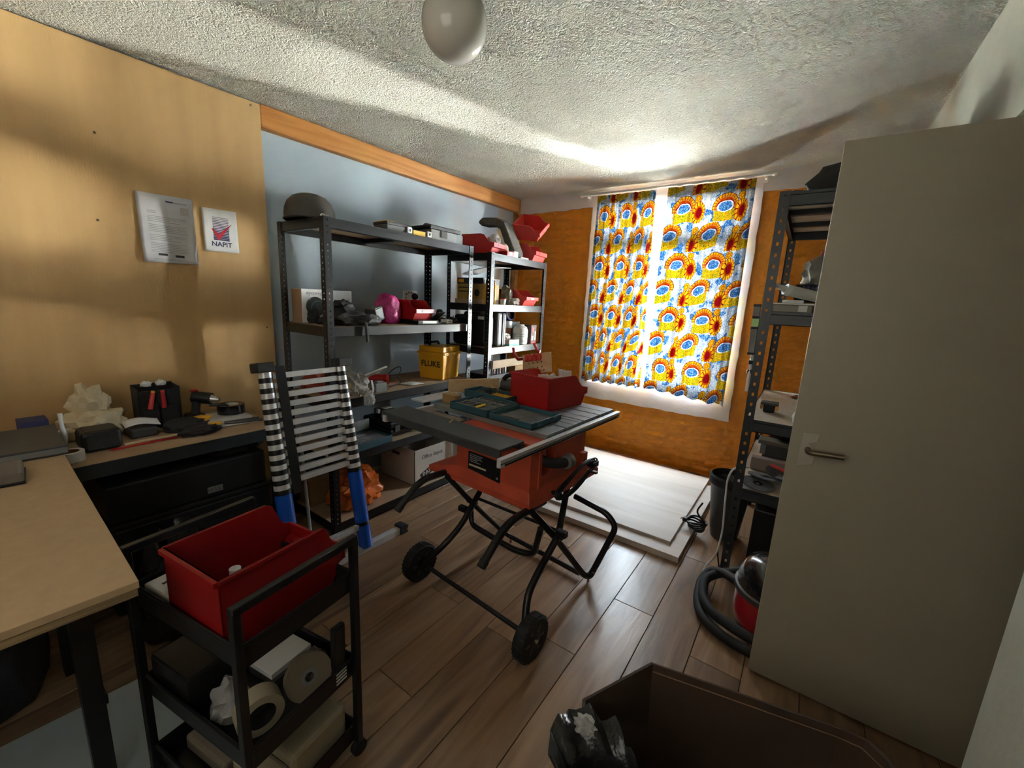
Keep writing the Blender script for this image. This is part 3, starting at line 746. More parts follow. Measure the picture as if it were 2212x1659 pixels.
for (x, y, z) in ((-.735, 1.271, .095), (-1.455, 1.331, .095)):
    T = TR((x, y, z), -.083) @ Matrix.Rotation(PI / 2, 4, 'Y')
    w_ = part('wheel', MB().lathe([(.060, -.024), (.088, -.026), (.095, -.018), (.095, .018), (.088, .026), (.060, .024)], 36, T), 'rubber', ts, True)
    part('hub', MB().lathe([(.012, -.028), (.03, -.026), (.062, -.018), (.062, .018), (.03, .026), (.012, .028)], 24, T), 'black', ts, True).parent = w_
    for k in range(6):
        a = k * PI / 3; part('spoke', MB().box((-.006, .014, .016), (.006, .06, .025), T @ Matrix.Rotation(a, 4, 'Z')), 'dark_grey', ts).parent = w_
    part('axle_nut', MB().lathe([(.009, .026), (.009, .034), (.004, .037)], 12, T), 'steel', ts, True).parent = w_
    tr = MB()
    for k in range(30): tr.box((-.004, .093, -.02), (.004, .0975, .02), T @ Matrix.Rotation(k * 2 * PI / 30, 4, 'Z'))
    part('tread', tr, 'rubber', ts).parent = w_
# mains cable coiled round the hook on the front skirt
q = MB()
for k in range(4):
    o_ = k * .006; pts = []
    for i in range(28):
        a = 2 * PI * i / 28; pts.append(sv((.050 + .012 * (k % 2) + .004 * math.sin(3 * a + k), .33 + (.175 + o_) * math.cos(a), .578 + .045 * math.sin(a) + .035 * math.cos(a) + .006 * k)))
    q.tube(pts, .0045, 7, True)
part('mains_cable', q, 'black', ts, True)
part('plug', sp_(MB().box((.03, .47, .60), (.075, .525, .632))), 'black', ts, bevel=.006)
part('cable_hook', sp_(MB().box((.0, .16, .55), (.075, .18, .562)).box((.0, .50, .56), (.075, .52, .572))), 'black', ts)

# ------------------------------------------------------------------ things on the saw table
stack_bin('dark red storage bin on the saw table with paper and a drilled wooden jig inside', (-1.205, 2.115, TT), -.16, .36, .29, .185, 'red')
jig = thing('drilled_jig', 'drilled wooden jig board with red clips standing in the red bin', 'jig', (-1.33, 2.27, TT + .02))
J = frame((-1.375, 2.235, 1.055), (.97, -.12, .22), (-.22, .18, 1))
part('board', MB().cbox((0, 0, 0), (.225, .125, .014), J), 'pine', jig, bevel=.001)
for k, (u, v) in enumerate([(-.06, .002), (-.025, .004), (.01, .006), (.045, .008), (-.058, -.03), (-.022, -.028), (.012, -.026), (.047, -.024), (.062, -.046)]):
    part('hole', MB().lathe([(.0048, .0), (.0048, .0078)], 10, J @ Matrix.Translation((u, v, 0))), 'ink_black', jig)
for k in range(4):
    u = -.068 + k * .034
    c_ = part('clip', MB().cbox((u, .042, .016), (.026, .036, .022), J), 'coral', jig, bevel=.003)
    part('clip_tooth', MB().cbox((u - .007, .022, .018), (.006, .012, .016), J).cbox((u + .007, .022, .018), (.006, .012, .016), J), 'coral', jig).parent = c_
part('lever', MB().tube(bend([J @ Vector((.045, .07, .02)), J @ Vector((.03, .075, .025)), J @ Vector((.005, .125, .03))], .01), .0085, 10), 'coral', jig, True)
q = MB().tube(bend([(-1.60, 2.30, 1.09), (-1.545, 2.27, 1.058), (-1.50, 2.25, 1.068)], .01), .010, 10)
q.tube([(-1.60, 2.30, 1.085), (-1.615, 2.31, 1.125)], .010, 10); part('clamp_arm', q, 'red', jig, True)
for k, (x, y, r_) in enumerate(((-1.17, 2.10, .3), (-1.15, 2.19, -.3), (-1.23, 2.12, .9))):
    def fn(u, v, x=x, y=y, r_=r_, k=k): return (x + (u - .5) * .11 * math.cos(r_), y + (u - .5) * .11 * math.sin(r_) + .02 * v, 1.02 - .10 * v + .03 * (k == 1) + .02 * noise.noise((u * 4, v * 4, k)))
    single('paper', MB().sheet(fn, 8, 6), 'paper', ['white paper sheet sticking up out of the bin on the saw', 'white paper tip at the window end of the bin on the saw', 'white paper lying deepest in the bin on the saw'][k], 'paper', True, group='papers in the saw table bin', thick=.0008)
# open drill bit case: two trays hinged together
oc = thing('bit_case', 'open dark green bit case with grey tray lying on the saw table', 'tool case', (-1.20, 1.70, TT))
K = frame((-1.238, 1.715, TT + .003), (1, -.05, 0), (.05, 1, 0)); 
def tray(m, x0, x1, y0, y1, h, t=.006, wall=None):
    m.box((x0, y0, 0), (x1, y1, t), wall)
    for a, b in (((x0, y0, 0), (x1, y0 + t, h)), ((x0, y1 - t, 0), (x1, y1, h)), ((x0, y0, 0), (x0 + t, y1, h)), ((x1 - t, y0, 0), (x1, y1, h))): m.box(a, b, wall)
    return m
part('tray', tray(MB(), -.275, -.008, -.13, .13, .038, wall=K), 'teal', oc, bevel=.002)
part('tray', tray(MB(), .006, .270, -.13, .13, .030, wall=K), 'teal', oc, bevel=.002)
part('insert', MB().box((-.265, -.12, .006), (-.018, .12, .026), K), 'disc_grey', oc, bevel=.002)
for k in range(3): part('slot_rib', MB().box((-.255, -.11 + k * .075, .026), (-.03, -.10 + k * .075, .034), K).box((-.25 + k * .07, -.10, .026), (-.243 + k * .07, .10, .031), K), 'grey', oc)
for k in range(9): part('bit', MB().cyl(K @ Vector((-.24 + k * .013, -.085 + .008 * (k % 3), .030)), K @ Vector((-.24 + k * .013, -.035, .031)), .003 + .0008 * (k % 3), 8), 'steel' if k % 3 == 0 else 'dark_grey', oc)
for k in range(6): part('bit', MB().cyl(K @ Vector((-.24 + k * .030, .04, .031)), K @ Vector((-.20 + k * .030, .09, .031)), .004, 8), 'dark_grey', oc)
part('lid_panel', MB().box((.016, -.12, .006), (.262, .12, .009), K), 'disc_grey', oc)
for k in range(8): part('bit', MB().cyl(K @ Vector((.03 + k * .016, -.10, .012)), K @ Vector((.03 + k * .016, -.06, .012)), .003, 8), 'dark_grey', oc)
part('hinge', MB().cyl(K @ Vector((-.001, -.11, .030)), K @ Vector((-.001, .11, .030)), .006, 8), 'teal', oc)
for v in (-.07, .07): part('latch', MB().box((.270, v - .018, .004), (.277, v + .018, .026), K), 'teal', oc)
single('pencil_stub', MB().cyl((-1.335, 1.60, TT + .042), (-1.315, 1.650, TT + .050), .006, 8), 'bright_yellow', 'short yellow pencil stub lying across the open bit case', 'pencil')
# second closed-ish case behind it with spilled bits, pine offcut, block, strip
c2 = thing('bit_case', 'dark teal case with brass screws on the saw table behind the open one', 'tool case', (-1.53, 1.93, TT))
K2 = frame((-1.490, 1.935, TT + .003), (1, -.05, 0), (.05, 1, 0))
part('tray', tray(MB(), -.165, .165, -.072, .072, .045, wall=K2), 'teal', c2, bevel=.002)
part('insert', MB().box((-.155, -.064, .006), (.155, .064, .026), K2), 'black', c2)
for k in range(7): part('bit', MB().cyl(K2 @ Vector((.03 + k * .018, -.05, .034)), K2 @ Vector((.04 + k * .018, .0, .040)), .0055, 8), 'yellow', c2)
q = MB()
for k in range(26):
    x, y = rg.uniform(-.08, .03), rg.uniform(-.06, .05); a = rg.uniform(0, 6.3); h = .03 + .03 * max(0, 1 - (abs(x + .03) + abs(y)) * 12) + rg.uniform(0, .012)
    q.cyl(K2 @ Vector((x, y, h)), K2 @ Vector((x + .04 * math.cos(a), y + .04 * math.sin(a), h + rg.uniform(-.004, .01))), .0022, 5)
o = part('loose_screws', q, 'brass', c2); o['kind'] = 'stuff'
o = single('pine_offcut', MB().prism([(-1.785, 1.862), (-1.598, 2.135), (-1.585, 2.125), (-1.772, 1.852)], 2, TT + .003, TT + .09), 'pine', 'pale pine offcut board standing on edge behind the cases on the saw', 'board', bevel=.0015)
single('wood_block', MB().cbox((-1.60, 1.70, TT + .026), (.10, .055, .05), None), 'tan', 'dark wooden block at the left end of the saw table', 'block', bevel=.004)
single('aluminium_strip', MB().box((-1.80, 1.575, TT + .001), (-1.70, 1.90, TT + .012)), 'alu', 'thin bright metal strip lying at the rear edge of the saw table', 'metal strip', bevel=.001)
single('pencil', MB().cyl((-1.355, 1.462, TT + .004), (-1.325, 1.395, TT + .0045), .0045, 8), 'tan', 'orange brown pencil on the dark wing of the saw table', 'pencil')
cl = thing('router_motor', 'dark power tool lying behind the red bin on the saw table', 'power tool', (-1.45, 2.17, TT))
part('motor', MB().tube([(-1.58, 2.16, TT + .05), (-1.40, 2.19, TT + .05)], .042, 18, r2=.036), 'dark_grey', cl, True)
part('collar', MB().tube([(-1.40, 2.19, TT + .05), (-1.37, 2.195, TT + .05)], .025, 14), 'steel', cl, True)
part('base', MB().box((-1.60, 2.12, TT), (-1.42, 2.24, TT + .012)), 'tan', cl, bevel=.002)
part('grip', MB().tube(bend([(-1.56, 2.14, TT + .09), (-1.53, 2.14, TT + .12), (-1.46, 2.16, TT + .12), (-1.43, 2.16, TT + .085)], .02), .014, 10), 'black', cl, True)

# ------------------------------------------------------------------ telescopic ladder leaning on the shelving
ld = thing('telescopic_ladder', 'telescopic aluminium ladder with blue lower tubes leaning on the black shelving', 'ladder', (-1.93, 1.10, 0))
Lb, Lt, Rb, Rt = Vector((-1.868, .905, .03)), Vector((-2.050, .902, 1.068)), Vector((-1.868, 1.300, .03)), Vector((-2.050, 1.286, 1.059))
for b, t_ in ((Lb, Lt), (Rb, Rt)):
    P = lambda s, b=b, t_=t_: b + (t_ - b) * s
    part('lower_tube', MB().tube([P(0), P(.125)], .039, 20), 'blue_gloss', ld, True)
    part('joint_ring', MB().tube([P(.125), P(.145)], .036, 20), 'black', ld, True)
    part('lower_tube', MB().tube([P(.145), P(.425)], .0385, 20), 'blue_gloss', ld, True)
    n = 12
    for k in range(n):
        s0 = .425 + k * .0465; r_ = .0365 - .0007 * k
        part('collar', MB().tube([P(s0), P(s0 + .023)], r_ + .0012, 18), 'black', ld, True)
        part('tube_section', MB().tube([P(s0 + .023), P(s0 + .0465)], r_, 18), 'alu', ld, True)
    F = frame(P(1.0), (0, 1, 0), t_ - b)
    s_ = -1 if b is Lb else 1
    part('top_cap', MB().box((-.030 - (.02 if s_ < 0 else 0), -.016, -.030), (.030 + (.02 if s_ > 0 else 0), .030, .050), F), 'rubber', ld, bevel=.006)
n = (Lt - Lb).normalized(); out = Vector((0, 1, 0)).cross(n).normalized()
if out.x < 0: out = -out
for k in range(13):
    s = .475 + k * .0448 if k < 12 else .12
    a = Lb + (Lt - Lb) * s; c = Rb + (Rt - Rb) * s
    F = frame((a + c) / 2, (0, 1, 0), n)
    w_ = (c - a).y / 2 - .030
    if k == 11: s = .985
    part('rung', MB().box((-w_, -.0135, -.016), (w_, .0135, .016), F), 'alu', ld, bevel=.002)
F = frame(Lb + (Lt - Lb) * .71, (0, 1, 0), n)
part('side_strip', MB().box((.040, -.315, .017), (.084, .315, .024), F), 'black', ld, bevel=.001)
part('stabiliser_bar', MB().box((-1.890, .66, .0), (-1.850, 1.555, .042)), 'alu', ld, bevel=.003)
for y0, y1 in ((.645, .69), (1.53, 1.59)):
    part('bar_foot', MB().prism([(y0, 0), (y1, 0), (y1 - .012, .02), (y1, .045), (y1 - .02, .056), (y0, .056)], 0, -1.902, -1.838), 'rubber', ld, bevel=.003)
single('aluminium_tube', MB().tube([(-2.02, 1.075, .004), (-2.10, 1.070, .90)], .008, 10), 'alu', 'thin silver tube standing upright behind the rungs of the ladder', 'tube', True)

# ------------------------------------------------------------------ top tier of the wide shelving
Z = 1.82
hh = thing('helmet', 'dark domed helmet on the top tier of the wide shelving', 'helmet', (-2.38, 1.345, Z))
part('shell', MB().lathe([(.128, Z + .001), (.130, Z + .03), (.126, Z + .065), (.112, Z + .100), (.085, Z + .128), (.05, Z + .143), (.001, Z + .148)], 32, TR((-2.38, 1.345, 0)) @ Matrix.Scale(1.08, 4, (1, 0, 0))), mat('helmet_brown', (.030, .026, .021), .5), hh, True)
part('rim', MB().lathe([(.131, Z + .001), (.136, Z + .006), (.131, Z + .012)], 32, TR((-2.38, 1.345, 0)) @ Matrix.Scale(1.08, 4, (1, 0, 0))), 'black', hh, True)
single('bolt_pack', MB().blob((-2.16, 1.30, Z), (.05, .05, .02), 3, .5, 3), 'steel', 'small silver packet beside the helmet on the top tier', 'packet', True)
oc = thing('tool_organiser', 'slim black tool organiser with yellow label and white latches on the top tier', 'tool case', (-2.215, 1.90, Z))
part('case_body', MB().box((-2.30, 1.71, Z), (-2.17, 2.085, Z + .040)), 'dark_grey', oc, bevel=.004)
part('case_lid', MB().box((-2.305, 1.708, Z + .040), (-2.168, 1.90, Z + .058)), 'black', oc, bevel=.004)
part('label', MB().box((-2.170, 1.915, Z + .008), (-2.1665, 2.015, Z + .036)), 'bright_yellow', oc)
part('label', MB().box((-2.29, 1.72, Z + .058), (-2.19, 1.79, Z + .064)), 'yellow', oc)
for y in (1.88, 2.05): part('latch', MB().box((-2.170, y - .018, Z + .010), (-2.160, y + .018, Z + .046)), 'white', oc, bevel=.002).parent
for y in (1.88, 2.05): part('latch_slot', MB().box((-2.1605, y - .006, Z + .02), (-2.1585, y + .006, Z + .036)), 'black', oc)
cr = thing('storage_box', 'grey storage box with black lid at the right end of the top tier', 'box', (-2.30, 2.24, Z))
part('box_body', MB().box((-2.42, 2.09, Z), (-2.19, 2.345, Z + .075)), 'grey', cr, bevel=.004)
part('lid', MB().box((-2.44, 2.07, Z + .075), (-2.175, 2.37, Z + .100)), 'black', cr, bevel=.005)
part('handle', MB().tube(bend([(-2.30, 2.12, Z + .1), (-2.30, 2.14, Z + .118), (-2.30, 2.29, Z + .118), (-2.30, 2.31, Z + .1)], .02), .01, 8), 'black', cr, True)
part('side_clip', MB().box((-2.19, 2.18, Z + .03), (-2.182, 2.24, Z + .09)), 'black', cr, bevel=.002)

# second tier
Z = 1.25
ac = thing('appliance_carton', 'white printed carton picturing a round dial on the second tier of the wide shelving', 'carton', (-2.56, 1.44, Z))
part('carton', MB().box((-2.585, 1.325, Z), (-2.475, 1.66, Z + .20)), 'white', ac, bevel=.001)
part('side_panel', MB().box((-2.587, 1.3235, Z + .002), (-2.476, 1.3255, Z + .198)), 'card', ac)
TC = frame((-2.4744, 1.325, Z), (0, 1, 0), (0, 0, 1))
def disc(u, v, r_, m, d=.0004, n=24, nm='print'): return part(nm, MB().lathe([(r_, 0), (r_, d)], n, TC @ Matrix.Translation((u, v, 0))), m, ac)
disc(.085, .095, .060, 'ink_black', .0006, 36); disc(.100, .088, .046, mat('print_green', (.05, .16, .09), .6), .0009, 32); disc(.104, .086, .042, 'ink_black', .0012, 32)
disc(.050, .14, .004, 'ink_grey', .0012)
for u, v in ((.215, .135), (.218, .112)): disc(u, v, .008, 'ink_black')
disc(.238, .122, .008, 'ink'); disc(.240, .098, .008, mat('print_green2', (.02, .12, .06), .6))
disc(.274, .132, .018, 'ink_black'); disc(.279, .131, .014, 'alu', .004)
for k in range(3):
    part('print', letters('- -' if k else '1 2', .014, TC @ Matrix.Translation((.309, .145 - .017 * k, .0003))), 'ink_grey', ac)
part('lettering', letters('eyenergy', .030, TC @ Matrix.Translation((.085, .177, .0003))), 'ink_grey', ac)
bg_ = thing('tool_pouch', 'crumpled black tool pouch with hanging strap in front of the printed carton', 'pouch', (-2.28, 1.50, Z))
part('pouch', MB().blob((-2.30, 1.50, Z), (.24, .34, .10), 5, .45, 2.2), 'soft_black', bg_, True)
part('flap', MB().blob((-2.35, 1.52, Z + .07), (.12, .17, .075), 8, .5, 2.4), 'soft_black', bg_, True)
part('pouch_pocket', MB().blob((-2.21, 1.60, Z), (.10, .17, .07), 15, .35, 2.0), 'soft_black', bg_, True)
part('strap', MB().tube(bend([(-2.20, 1.50, Z + .03), (-2.108, 1.505, Z + .018), (-2.102, 1.507, Z - .09)], .01), .010, 6), 'soft_black', bg_)
part('stud', MB().lathe([(.005, 0), (.005, .003), (.002, .005)], 10, TR((-2.162, 1.62, Z + .045), 0, 0, PI / 2)), 'steel', bg_, True)
single('headphone_roll', MB().blob((-2.445, 1.375, Z), (.07, .08, .085), 21, .4, 2.1), 'soft_black', 'dark lumpy roll half hidden behind the front post on the second tier', 'roll', True)
t = thing('battery_pack', 'small dark grey box leaning between the pouch and pink wrap', 'box', (-2.33, 1.755, Z))
T = TR((-2.33, 1.728, Z + .060), .25, .30)
part('case', MB().cbox((0, 0, 0), (.09, .075, .085), T), 'dark_grey', t, bevel=.004); part('top_plate', MB().cbox((0, 0, .0445), (.08, .066, .004), T), 'grey', t, bevel=.001)
single('bubble_wrap_roll', MB().blob((-2.37, 1.86, Z), (.17, .20, .20), 31, .18, 1.8, 4), 'magenta', 'magenta bubble wrap bundle leaning on the red bin on the second tier', 'wrap', True)
stack_bin('coral fronted red bin beside the magenta bubble wrap on the second tier', (-2.34, 2.065, Z + .028), -PI / 2 + .08, .23, .18, .135, 'red', group='red stacking bins')
t = thing('router_box', 'flat black and white box lying under the red bin on the second tier', 'box', (-2.28, 2.05, Z))
part('case', MB().box((-2.42, 1.965, Z), (-2.175, 2.155, Z + .026)), 'black', t, bevel=.002); part('front', MB().box((-2.175, 2.00, Z + .004), (-2.172, 2.135, Z + .022)), 'white', t)
t = thing('phone_stand', 'black angled gadget with bright edge right of the red bin on the second tier', 'gadget', (-2.27, 2.22, Z))
T = TR((-2.25, 2.215, Z + .050), .2, .0, -.7)
part('plate', MB().cbox((0, 0, 0), (.10, .09, .008), T), 'black', t, bevel=.001); part('edge_strip', MB().cbox((.0, .046, 0), (.10, .004, .010), T), 'steel', t)
part('base', MB().box((-2.29, 2.17, Z), (-2.20, 2.26, Z + .01)), 'black', t)
t = thing('card_reader', 'little white box lying near the right end of the second tier', 'box', (-2.25, 2.315, Z))
part('case', MB().cbox((-2.25, 2.315, Z + .014), (.07, .06, .028)), 'white', t, bevel=.004); part('slot', MB().cbox((-2.214, 2.315, Z + .016), (.003, .03, .004)), 'black', t)
t = thing('desk_webcam', 'small black round gadget on a foot at the back of the second tier', 'gadget', (-2.37, 2.36, Z))
part('ball', MB().lathe([(.001, Z + .05), (.02, Z + .055), (.03, Z + .075), (.02, Z + .097), (.001, Z + .102)], 16, TR((-2.37, 2.36, 0))), 'black', t, True); part('stem', MB().cyl((-2.37, 2.36, Z), (-2.37, 2.36, Z + .055), .012), 'black', t, True); part('foot', MB().lathe([(.035, Z), (.035, Z + .008), (.015, Z + .014)], 18, TR((-2.37, 2.36, 0))), 'black', t, True)
q = MB()
for k in range(3):
    pts = [(-2.33 + .05 * math.cos(a * 1.3 + k) + .01 * k, 2.28 + .05 * math.sin(a * 1.1 + k * 2) - .0 * k, Z + .018 + .012 * (k + math.sin(a * 2))) for a in [i * .35 for i in range(18)]]
    q.tube(pts, .0035, 6)
single('cable_tangle', q, 'black', 'tangle of thin black cable near the plug on the second tier', 'cable', True)
t = thing('cable_bundle', 'dark bundled adaptor at the far right end of the second tier', 'adaptor', (-2.30, 2.40, Z))
part('brick', MB().blob((-2.27, 2.395, Z), (.09, .07, .05), 41, .35), 'black', t, True)
part('prongs', MB().cbox((-2.24, 2.385, Z + .05), (.012, .006, .02)), 'steel', t)
# socket on the blue wall with a black plug
sk = thing('wall_socket', 'white double wall socket with a black plug on the blue wall', 'socket', (lw(2.44) - .053, 2.44, 1.44))
XW = lw(2.44) - .054
part('face_plate', MB().box((XW, 2.37, 1.40), (XW + .010, 2.515, 1.485)), 'white', sk, bevel=.003)
for y, z in ((2.395, 1.455), (2.395, 1.425), (2.405, 1.455), (2.45, 1.47)): part('socket_hole', MB().box((XW + .0095, y - .004, z - .007), (XW + .0108, y + .004, z + .007)), 'ink_black', sk)
for y in (2.425, 2.455): part('rocker', MB().box((XW + .010, y - .008, 1.462), (XW + .014, y + .008, 1.476)), 'grey', sk, bevel=.001)
pg = thing('black_plug', 'round black plug pushed into the wall socket with cable hanging down', 'plug', (XW + .012, 2.48, 1.40))
part('plug_body', MB().lathe([(.030, 0), (.030, .012), (.022, .028), (.014, .034)], 20, TR((XW + .010, 2.485, 1.437), 0, 0, PI / 2)), 'black', pg, True)
part('cable', MB().tube(bend([(XW + .03, 2.485, 1.41), (XW + .035, 2.485, 1.34), (XW + .06, 2.46, 1.29), (XW + .10, 2.42, 1.27)], .03), .005, 8), 'black', pg, True)

# third tier
Z = .83
fk = thing('meter_case', 'amber yellow plastic case with lid and black handle on the third tier', 'tool case', (-2.29, 2.28, Z))
FK = TR((-2.300, 2.295, Z), .17)
part('case_body', MB().add([FK @ Vector(p) for p in ((-.105, -.105, 0), (.105, -.105, 0), (.105, .105, 0), (-.105, .105, 0), (-.117, -.117, .19), (.117, -.117, .19), (.117, .117, .19), (-.117, .117, .19))], ((0, 3, 2, 1), (0, 1, 5, 4), (1, 2, 6, 5), (2, 3, 7, 6), (3, 0, 4, 7), (4, 5, 6, 7))), 'yellow', fk, bevel=.006)
lid_ = part('lid', MB().box((-.124, -.124, .188), (.124, .124, .206), FK).box((-.112, -.112, .206), (.112, .112, .248), FK), 'yellow', fk, bevel=.006)
for k in range(12): part('lid_tooth', MB().box((.124, -.11 + k * .019, .186), (.128, -.10 + k * .019, .198), FK), 'yellow', fk).parent = lid_
part('handle', MB().tube(bend([FK @ Vector(p) for p in ((-.05, -.06, .245), (-.05, -.05, .272), (-.05, .05, .272), (-.05, .06, .245))], .02), .009, 10), 'black', fk, True)
part('lettering', letters('FLUKE', .062, FK @ frame((0, -.1135, .115), (1, 0, 0), (0, -.06, 1)), .0005, .0012), 'ink_black', fk)
t = thing('plastic_bag', 'clear polythene bag with torn white edge spilling over the third tier edge', 'bag', (-2.15, 1.47, Z))
part('bag', MB().blob((-2.21, 1.49, Z), (.22, .17, .15), 51, .45, 2.6, 4), 'clear', t, True)
part('bag_mouth', MB().sheet(lambda u, v: (-2.18 + .06 * u + .02 * noise.noise((u * 3, v * 3, 2)), 1.50 + .16 * u, Z + .09 + .075 * u + .03 * (v - .5) * (1 - u) + .012 * noise.noise((u * 5, v * 4, 7))), 12, 6), 'clear', t, True)
part('bag_corner', MB().blob((-2.084, 1.50, Z - .045), (.06, .07, .09), 57, .5, 3.0), 'clear', t, True)
part('seal_strip', MB().tube([(-2.17, 1.53, Z + .118), (-2.14, 1.60, Z + .148), (-2.12, 1.655, Z + .168)], .005, 6), 'white', t)
part('seal_strip', MB().tube([(-2.13, 1.55, Z + .09), (-2.107, 1.545, Z + .04), (-2.11, 1.53, Z - .01)], .006, 6), 'paper', t)
t = thing('red_torch', 'dark red cylinder tool with black cable loop on the third tier', 'torch', (-2.36, 1.80, Z))
part('body', MB().tube([(-2.42, 1.70, Z + .038), (-2.34, 1.82, Z + .036)], .032, 16), 'red', t, True); part('ring', MB().tube([(-2.34, 1.82, Z + .036), (-2.33, 1.835, Z + .036)], .034, 16), 'coral', t, True)
part('cable', MB().tube([(-2.33 + .10 * t_ , 1.84 + .07 * math.sin(t_ * 5), Z + .004 + .05 * max(0, math.cos(t_ * 4)) ) for t_ in [i / 16 for i in range(17)]], .0035, 7), 'black', t, True)
part('cable', MB().tube([(-2.36 + .05 * math.cos(a), 1.90 + .055 * math.sin(a), Z + .055 + .05 * math.sin(a)) for a in [i * .25 for i in range(14)]], .003, 6), 'black', t, True)
single('switch_block', MB().cbox((-2.17, 1.63, Z + .031), (.06, .085, .06)).cbox((-2.17, 1.63, Z + .066), (.04, .05, .012)), 'grey', 'small grey block at the front edge of the third tier beside the bag', 'block', bevel=.004)
single('sachet', MB().sheet(lambda u, v: (-2.28 + .11 * u, 1.88 + .11 * v + .03 * u, Z + .004 + .012 * math.sin(u * 3.1) * math.sin(v * 3.1)), 6, 6), 'milky', 'small milky plastic sachet lying flat on the third tier', 'sachet', True, thick=.002)
# things seen through the rungs
single('orange_cloth', MB().blob((-2.45, 1.40, Z), (.22, .22, .13), 61, .4, 2.0), mat('rust_cloth', (.24, .035, .012), .8), 'rust orange cloth bundle on the third tier behind the ladder', 'cloth', True)
single('red_cloth', MB().blob((-2.24, 1.345, Z), (.14, .12, .085), 63, .4, 2.0), mat('crimson_cloth', (.26, .012, .04), .8), 'crimson cloth lump at the left front of the third tier behind the ladder', 'cloth', True)
t = thing('tape_measure', 'small black tape measure with yellow face on the third tier behind the ladder', 'tape measure', (-2.25, 1.58, Z))
part('case', MB().cbox((-2.36, 1.53, Z + .03), (.07, .06, .06)), 'black', t, bevel=.006); part('face', MB().cbox((-2.324, 1.53, Z + .03), (.003, .04, .04)), 'bright_yellow', t)

# fourth tier
Z = .49
t = thing('drill_case', 'flat black power tool case on the fourth tier behind the saw wing', 'tool case', (-2.34, 1.95, Z))
part('case_half', MB().box((-2.50, 1.74, Z), (-2.20, 2.10, Z + .05)), 'black', t, bevel=.012); part('case_half', MB().box((-2.50, 1.74, Z + .053), (-2.20, 2.10, Z + .10)), 'black', t, bevel=.012)
part('handle', MB().tube(bend([(-2.20, 1.86, Z + .05), (-2.165, 1.87, Z + .05), (-2.165, 1.97, Z + .05), (-2.20, 1.98, Z + .05)], .02), .010, 8), 'black', t, True)
for y in (1.80, 2.04): part('latch', MB().box((-2.201, y - .02, Z + .03), (-2.194, y + .02, Z + .075)), 'dark_grey', t, bevel=.002)
t = thing('charger', 'small charger with white top standing on the black case of the fourth tier', 'charger', (-2.40, 1.85, Z + .1))
part('case', MB().cbox((-2.40, 1.85, Z + .125), (.09, .11, .05)), 'black', t, bevel=.004); part('top', MB().cbox((-2.40, 1.865, Z + .153), (.06, .07, .006)), 'white', t, bevel=.002); part('clip', MB().cbox((-2.38, 1.78, Z + .145), (.03, .02, .03)), 'white', t, bevel=.003)
t = thing('bit_case', 'teal blue case with clear lid and steel bits on the fourth tier', 'tool case', (-2.23, 1.55, Z))
K3 = frame((-2.235, 1.545, Z + .001), (1, .05, 0), (-.05, 1, 0))
part('tray', tray(MB(), -.115, .115, -.15, .15, .045, wall=K3), 'teal', t, bevel=.002); part('insert', MB().box((-.108, -.143, .006), (.108, .143, .035), K3), 'disc_grey', t)
for k in range(10): part('bit', MB().cyl(K3 @ Vector((-.09 + .018 * k, -.11, .040)), K3 @ Vector((-.08 + .018 * k, .02 + .01 * (k % 4), .041)), .005, 8), 'steel' if k % 2 else 'grey', t)
part('lid', MB().box((-.12, -.15, .040), (-.113, .15, .115), K3), 'clear', t)
single('garden_stick', MB().cyl((-2.215, 1.905, Z + .005), (-2.175, 2.00, Z + .006), .0045, 8), mat('olive_stick', (.22, .20, .04), .6), 'thin olive stick lying on the fourth tier in front of the black case', 'stick')

# bottom tier
Z = .075
oc_ = thing('paper_carton', 'white office carton with open top on the bottom tier of the wide shelving', 'carton', (-2.32, 2.17, Z))
q = MB(); 
for a, b in (((-2.56, 1.935, Z), (-2.175, 1.939, Z + .27)), ((-2.56, 2.396, Z), (-2.175, 2.40, Z + .27)), ((-2.56, 1.935, Z), (-2.556, 2.40, Z + .27)), ((-2.179, 1.935, Z), (-2.175, 2.40, Z + .27)), ((-2.56, 1.935, Z), (-2.175, 2.40, Z + .004))): q.box(a, b)
part('carton', q, 'white_card', oc_)
part('handle_hole', MB().box((-2.42, 1.9335, Z + .20), (-2.34, 1.9355, Z + .222)), 'ink_black', oc_)
TO = frame((-2.1745, 2.17, Z + .135), (0, 1, 0), (0, 0, 1))
part('lettering', letters('Office depot', .042, TO @ Matrix.Translation((-.06, .065, 0))), 'ink_black', oc_)
RB = TO @ Matrix.Translation((-.105, -.058, 0)) @ Matrix.Rotation(.38, 4, 'Z')
pk = part('print_block', MB().box((-.075, -.027, 0), (.065, .027, .0006), RB), 'ink_black', oc_)
part('lettering', letters('PAK', .052, RB @ Matrix.Translation((-.005, 0, .0008)), .0004, .0005), 'white_card', oc_).parent = pk
single('orange_carrier_bag', MB().blob((-2.28, 1.53, Z), (.30, .38, .29), 71, .45, 2.6, 4), 'orange_bag', 'bright orange plastic bag stuffed on the bottom tier behind the ladder', 'bag', True)
single('brown_box', MB().box((-2.57, 1.30, Z), (-2.44, 1.52, Z + .17)), 'tan', 'brown box behind the orange bag on the bottom tier', 'box', bevel=.003)

